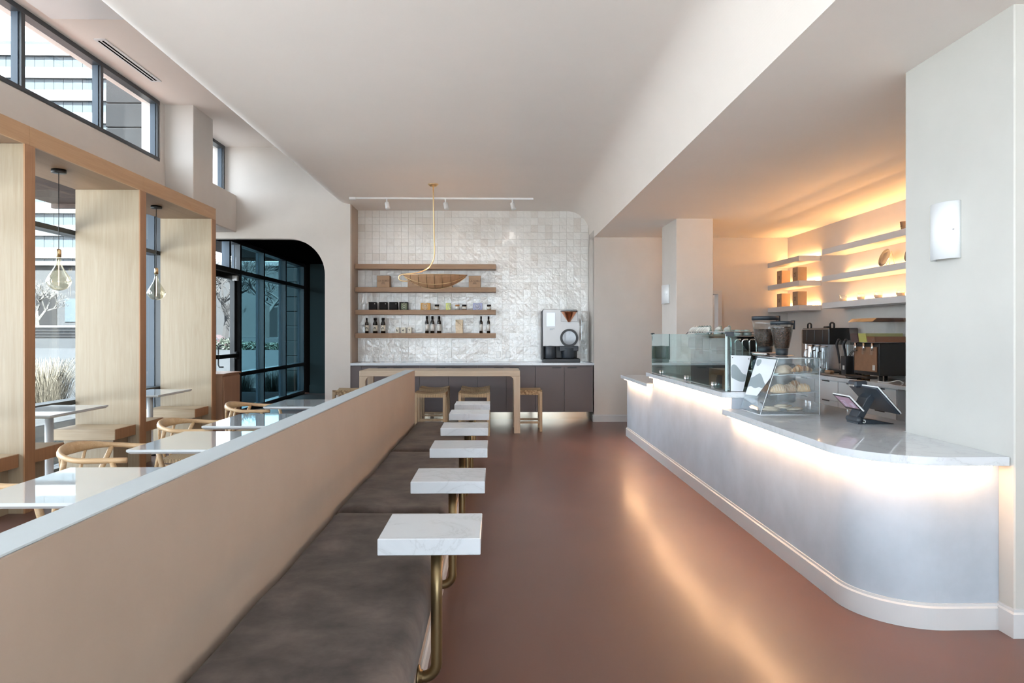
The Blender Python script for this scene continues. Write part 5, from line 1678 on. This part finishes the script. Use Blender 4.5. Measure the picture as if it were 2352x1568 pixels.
# bare trees
def tree(name, loc, h, spread, lb, seed, mat='bark', stems=1, levels=6, r0=None):
    rnd = random.Random(seed)
    t = thing(name, lb, 'tree', loc, group='bare trees across the street')
    trunk, twig = NB(), NB()
    def grow(p, d, L, r, lev):
        q = p + d * L
        mid = p + d * L * .5 + Vector((rnd.uniform(-1, 1), rnd.uniform(-1, 1), 0)) * L * .07
        atube(trunk if lev >= levels - 1 else twig, [p, mid, q], lambda f: r * (1 - .35 * f), 5 if lev > 2 else 3)
        if lev == 0:
            return
        for _ in range(3 if lev > 1 else 4):
            a = Vector((rnd.gauss(0, 1), rnd.gauss(0, 1), rnd.gauss(.25, .5))).normalized()
            nd = (d * .75 + a * spread).normalized()
            if nd.z < -.1:
                nd.z = abs(nd.z)
            grow(p + (q - p) * rnd.uniform(.65, 1), nd, L * rnd.uniform(.62, .82), r * .60, lev - 1)
    for s_ in range(stems):
        d = Vector((rnd.uniform(-.25, .25), rnd.uniform(-.25, .25), 1)).normalized() if stems > 1 else Vector((.04, 0, 1)).normalized()
        grow(Vector((rnd.uniform(-.1, .1) * stems * .3, 0, 0)), d, h * .30, r0 or h * .030, levels)
    finish('trunk', trunk, mat, t, True)
    finish('branches', twig, mat, t, True)
tree('bare_tree', (-25.4, 76, .9), 12, .75, 'big bare street oak seen through the middle lobby pane', 3)
tree('bare_tree', (-31.5, 80, .9), 13, .8, 'big bare street oak seen through the lobby pane by the door', 5)
tree('bare_tree', (-29.0, 76, .9), 5.4, .42, 'small many stemmed bare tree before the pale building', 11, 'bark', 5, 4, .05)
tree('bare_tree', (-36.0, 82, .9), 12, .8, 'bare street tree seen through the glass door', 8)
tree('bare_tree', (-50.4, 76, .9), 8.5, .55, 'pale slim bare tree seen through the first booth window', 21, 'barkpale')
tree('bare_tree', (-45.5, 60, -.13), 11, .7, 'bare tree at the right edge of the first booth window', 33, 'barkpale')
# grass clumps and shrubs
def clump(name, loc, n, h, rad, mat, lb, seed, cat='grass', group=None, droop=.5):
    rnd = random.Random(seed)
    bm = NB()
    for _ in range(n * 2):
        a = rnd.uniform(0, 2 * PI); r = rad * math.sqrt(rnd.random()) * .6
        p = Vector((r * math.cos(a), r * math.sin(a), 0))
        o_ = Vector((math.cos(a), math.sin(a), 0)) * rnd.uniform(.1, 1) * rad
        hh = h * rnd.uniform(.55, 1)
        w = Vector((-math.sin(a), math.cos(a), 0)) * .0030 * (h / .6)
        q = [p, p + o_ * .35 + Vector((0, 0, hh * .65)), p + o_ * .8 + Vector((0, 0, hh)), p + o_ * 1.15 + Vector((0, 0, hh * (1 - droop * rnd.random() * .5)))]
        vs = [[bm.verts.new(c + w * (1 - i / 3.2)), bm.verts.new(c - w * (1 - i / 3.2))] for i, c in enumerate(q)]
        for A, B in zip(vs, vs[1:]):
            bm.faces.new((A[0], A[1], B[1], B[0]))
    bmesh.ops.transform(bm, matrix=Matrix.Translation(loc), verts=bm.verts)
    return tag(finish(name, bm, mat, origin=loc), lb, cat, group)
clump('grass_clump', (-9.9, 15.2, -.13), 420, 1.05, .75, 'grass', 'tall dry feathery grass clump outside the first booth window', 1)
clump('grass_clump', (-10.4, 14.3, -.13), 500, .50, .80, 'grass', 'low dry grass mound outside the first booth window', 2)
clump('grass_clump', (-9.3, 15.9, -.13), 260, .45, .55, 'grass', 'small dry grass mound near the window edge', 4)
for i, (x, y) in enumerate(((-6.9, 18.6), (-6.15, 18.9), (-5.5, 18.7))):
    clump('grass_clump', (x, y, -.13), 330, .62, .55, 'green', ['green grass clump low in the lobby pane by the door', 'green grass clump low in the middle lobby pane', 'green grass clump low in the far lobby pane'][i], 40 + i)
def shrub(loc, r, lb, seed, mat='green'):
    rnd = random.Random(seed)
    bm = NB()
    for _ in range(900):
        d = Vector((rnd.gauss(0, 1), rnd.gauss(0, 1), abs(rnd.gauss(0, 1)))).normalized()
        c = Vector((d.x * r[0], d.y * r[1], d.z * r[2])) * rnd.uniform(.6, 1)
        u = Vector((rnd.gauss(0, 1), rnd.gauss(0, 1), rnd.gauss(0, 1))).normalized() * .10
        v_ = Vector((rnd.gauss(0, 1), rnd.gauss(0, 1), rnd.gauss(0, 1))).normalized() * .10
        bm.faces.new([bm.verts.new(c + q + Vector(loc)) for q in (u, v_, -u, -v_)])
    return tag(finish('evergreen_shrub', bm, mat, origin=loc), lb, 'shrub', 'shrubs on the street island')
shrub((-25.5, 66, -.13), (1.8, 1.2, 1.25), 'rounded green shrub on the street island by the door', 61)
shrub((-23.6, 66, -.13), (1.3, 1.0, .8), 'low green shrub in the middle of the street island', 62)
shrub((-21.4, 66, -.13), (1.6, 1.0, .7), 'low green shrub at the far end of the street island', 63)
# parked car
car = thing('parked_car', 'dull red parked car seen through the glass door', 'car', (-29.2, 70, -.13))
body = [(-2.1, .35), (2.1, .35), (2.15, .75), (1.5, .92), (.85, 1.42), (-.9, 1.45), (-1.7, 1.0), (-2.15, .9)]
bm = aprism(NB(), body, 'y', -.85, .85)
bmesh.ops.transform(bm, matrix=Matrix.Translation((-29.2, 70, -.13)), verts=bm.verts)
finish('body', bm, 'carpaint', car)
bm = aprism(NB(), [(1.38, .95), (.78, 1.36), (-.84, 1.38), (-1.5, 1.02)], 'y', -.87, .87)
bmesh.ops.transform(bm, matrix=Matrix.Translation((-29.2, 70, -.13)), verts=bm.verts)
finish('windows', bm, 'officeglass', car)
for x in (-1.35, 1.35):
    for y in (-.78, .78):
        lathe('wheel', [(0, -.1), (.33, -.1), (.34, -.05), (.34, .05), (.33, .1), (0, .1)], 'tyre', (-29.2 + x, 70 + y, .21), car, 18, mtx=RX)
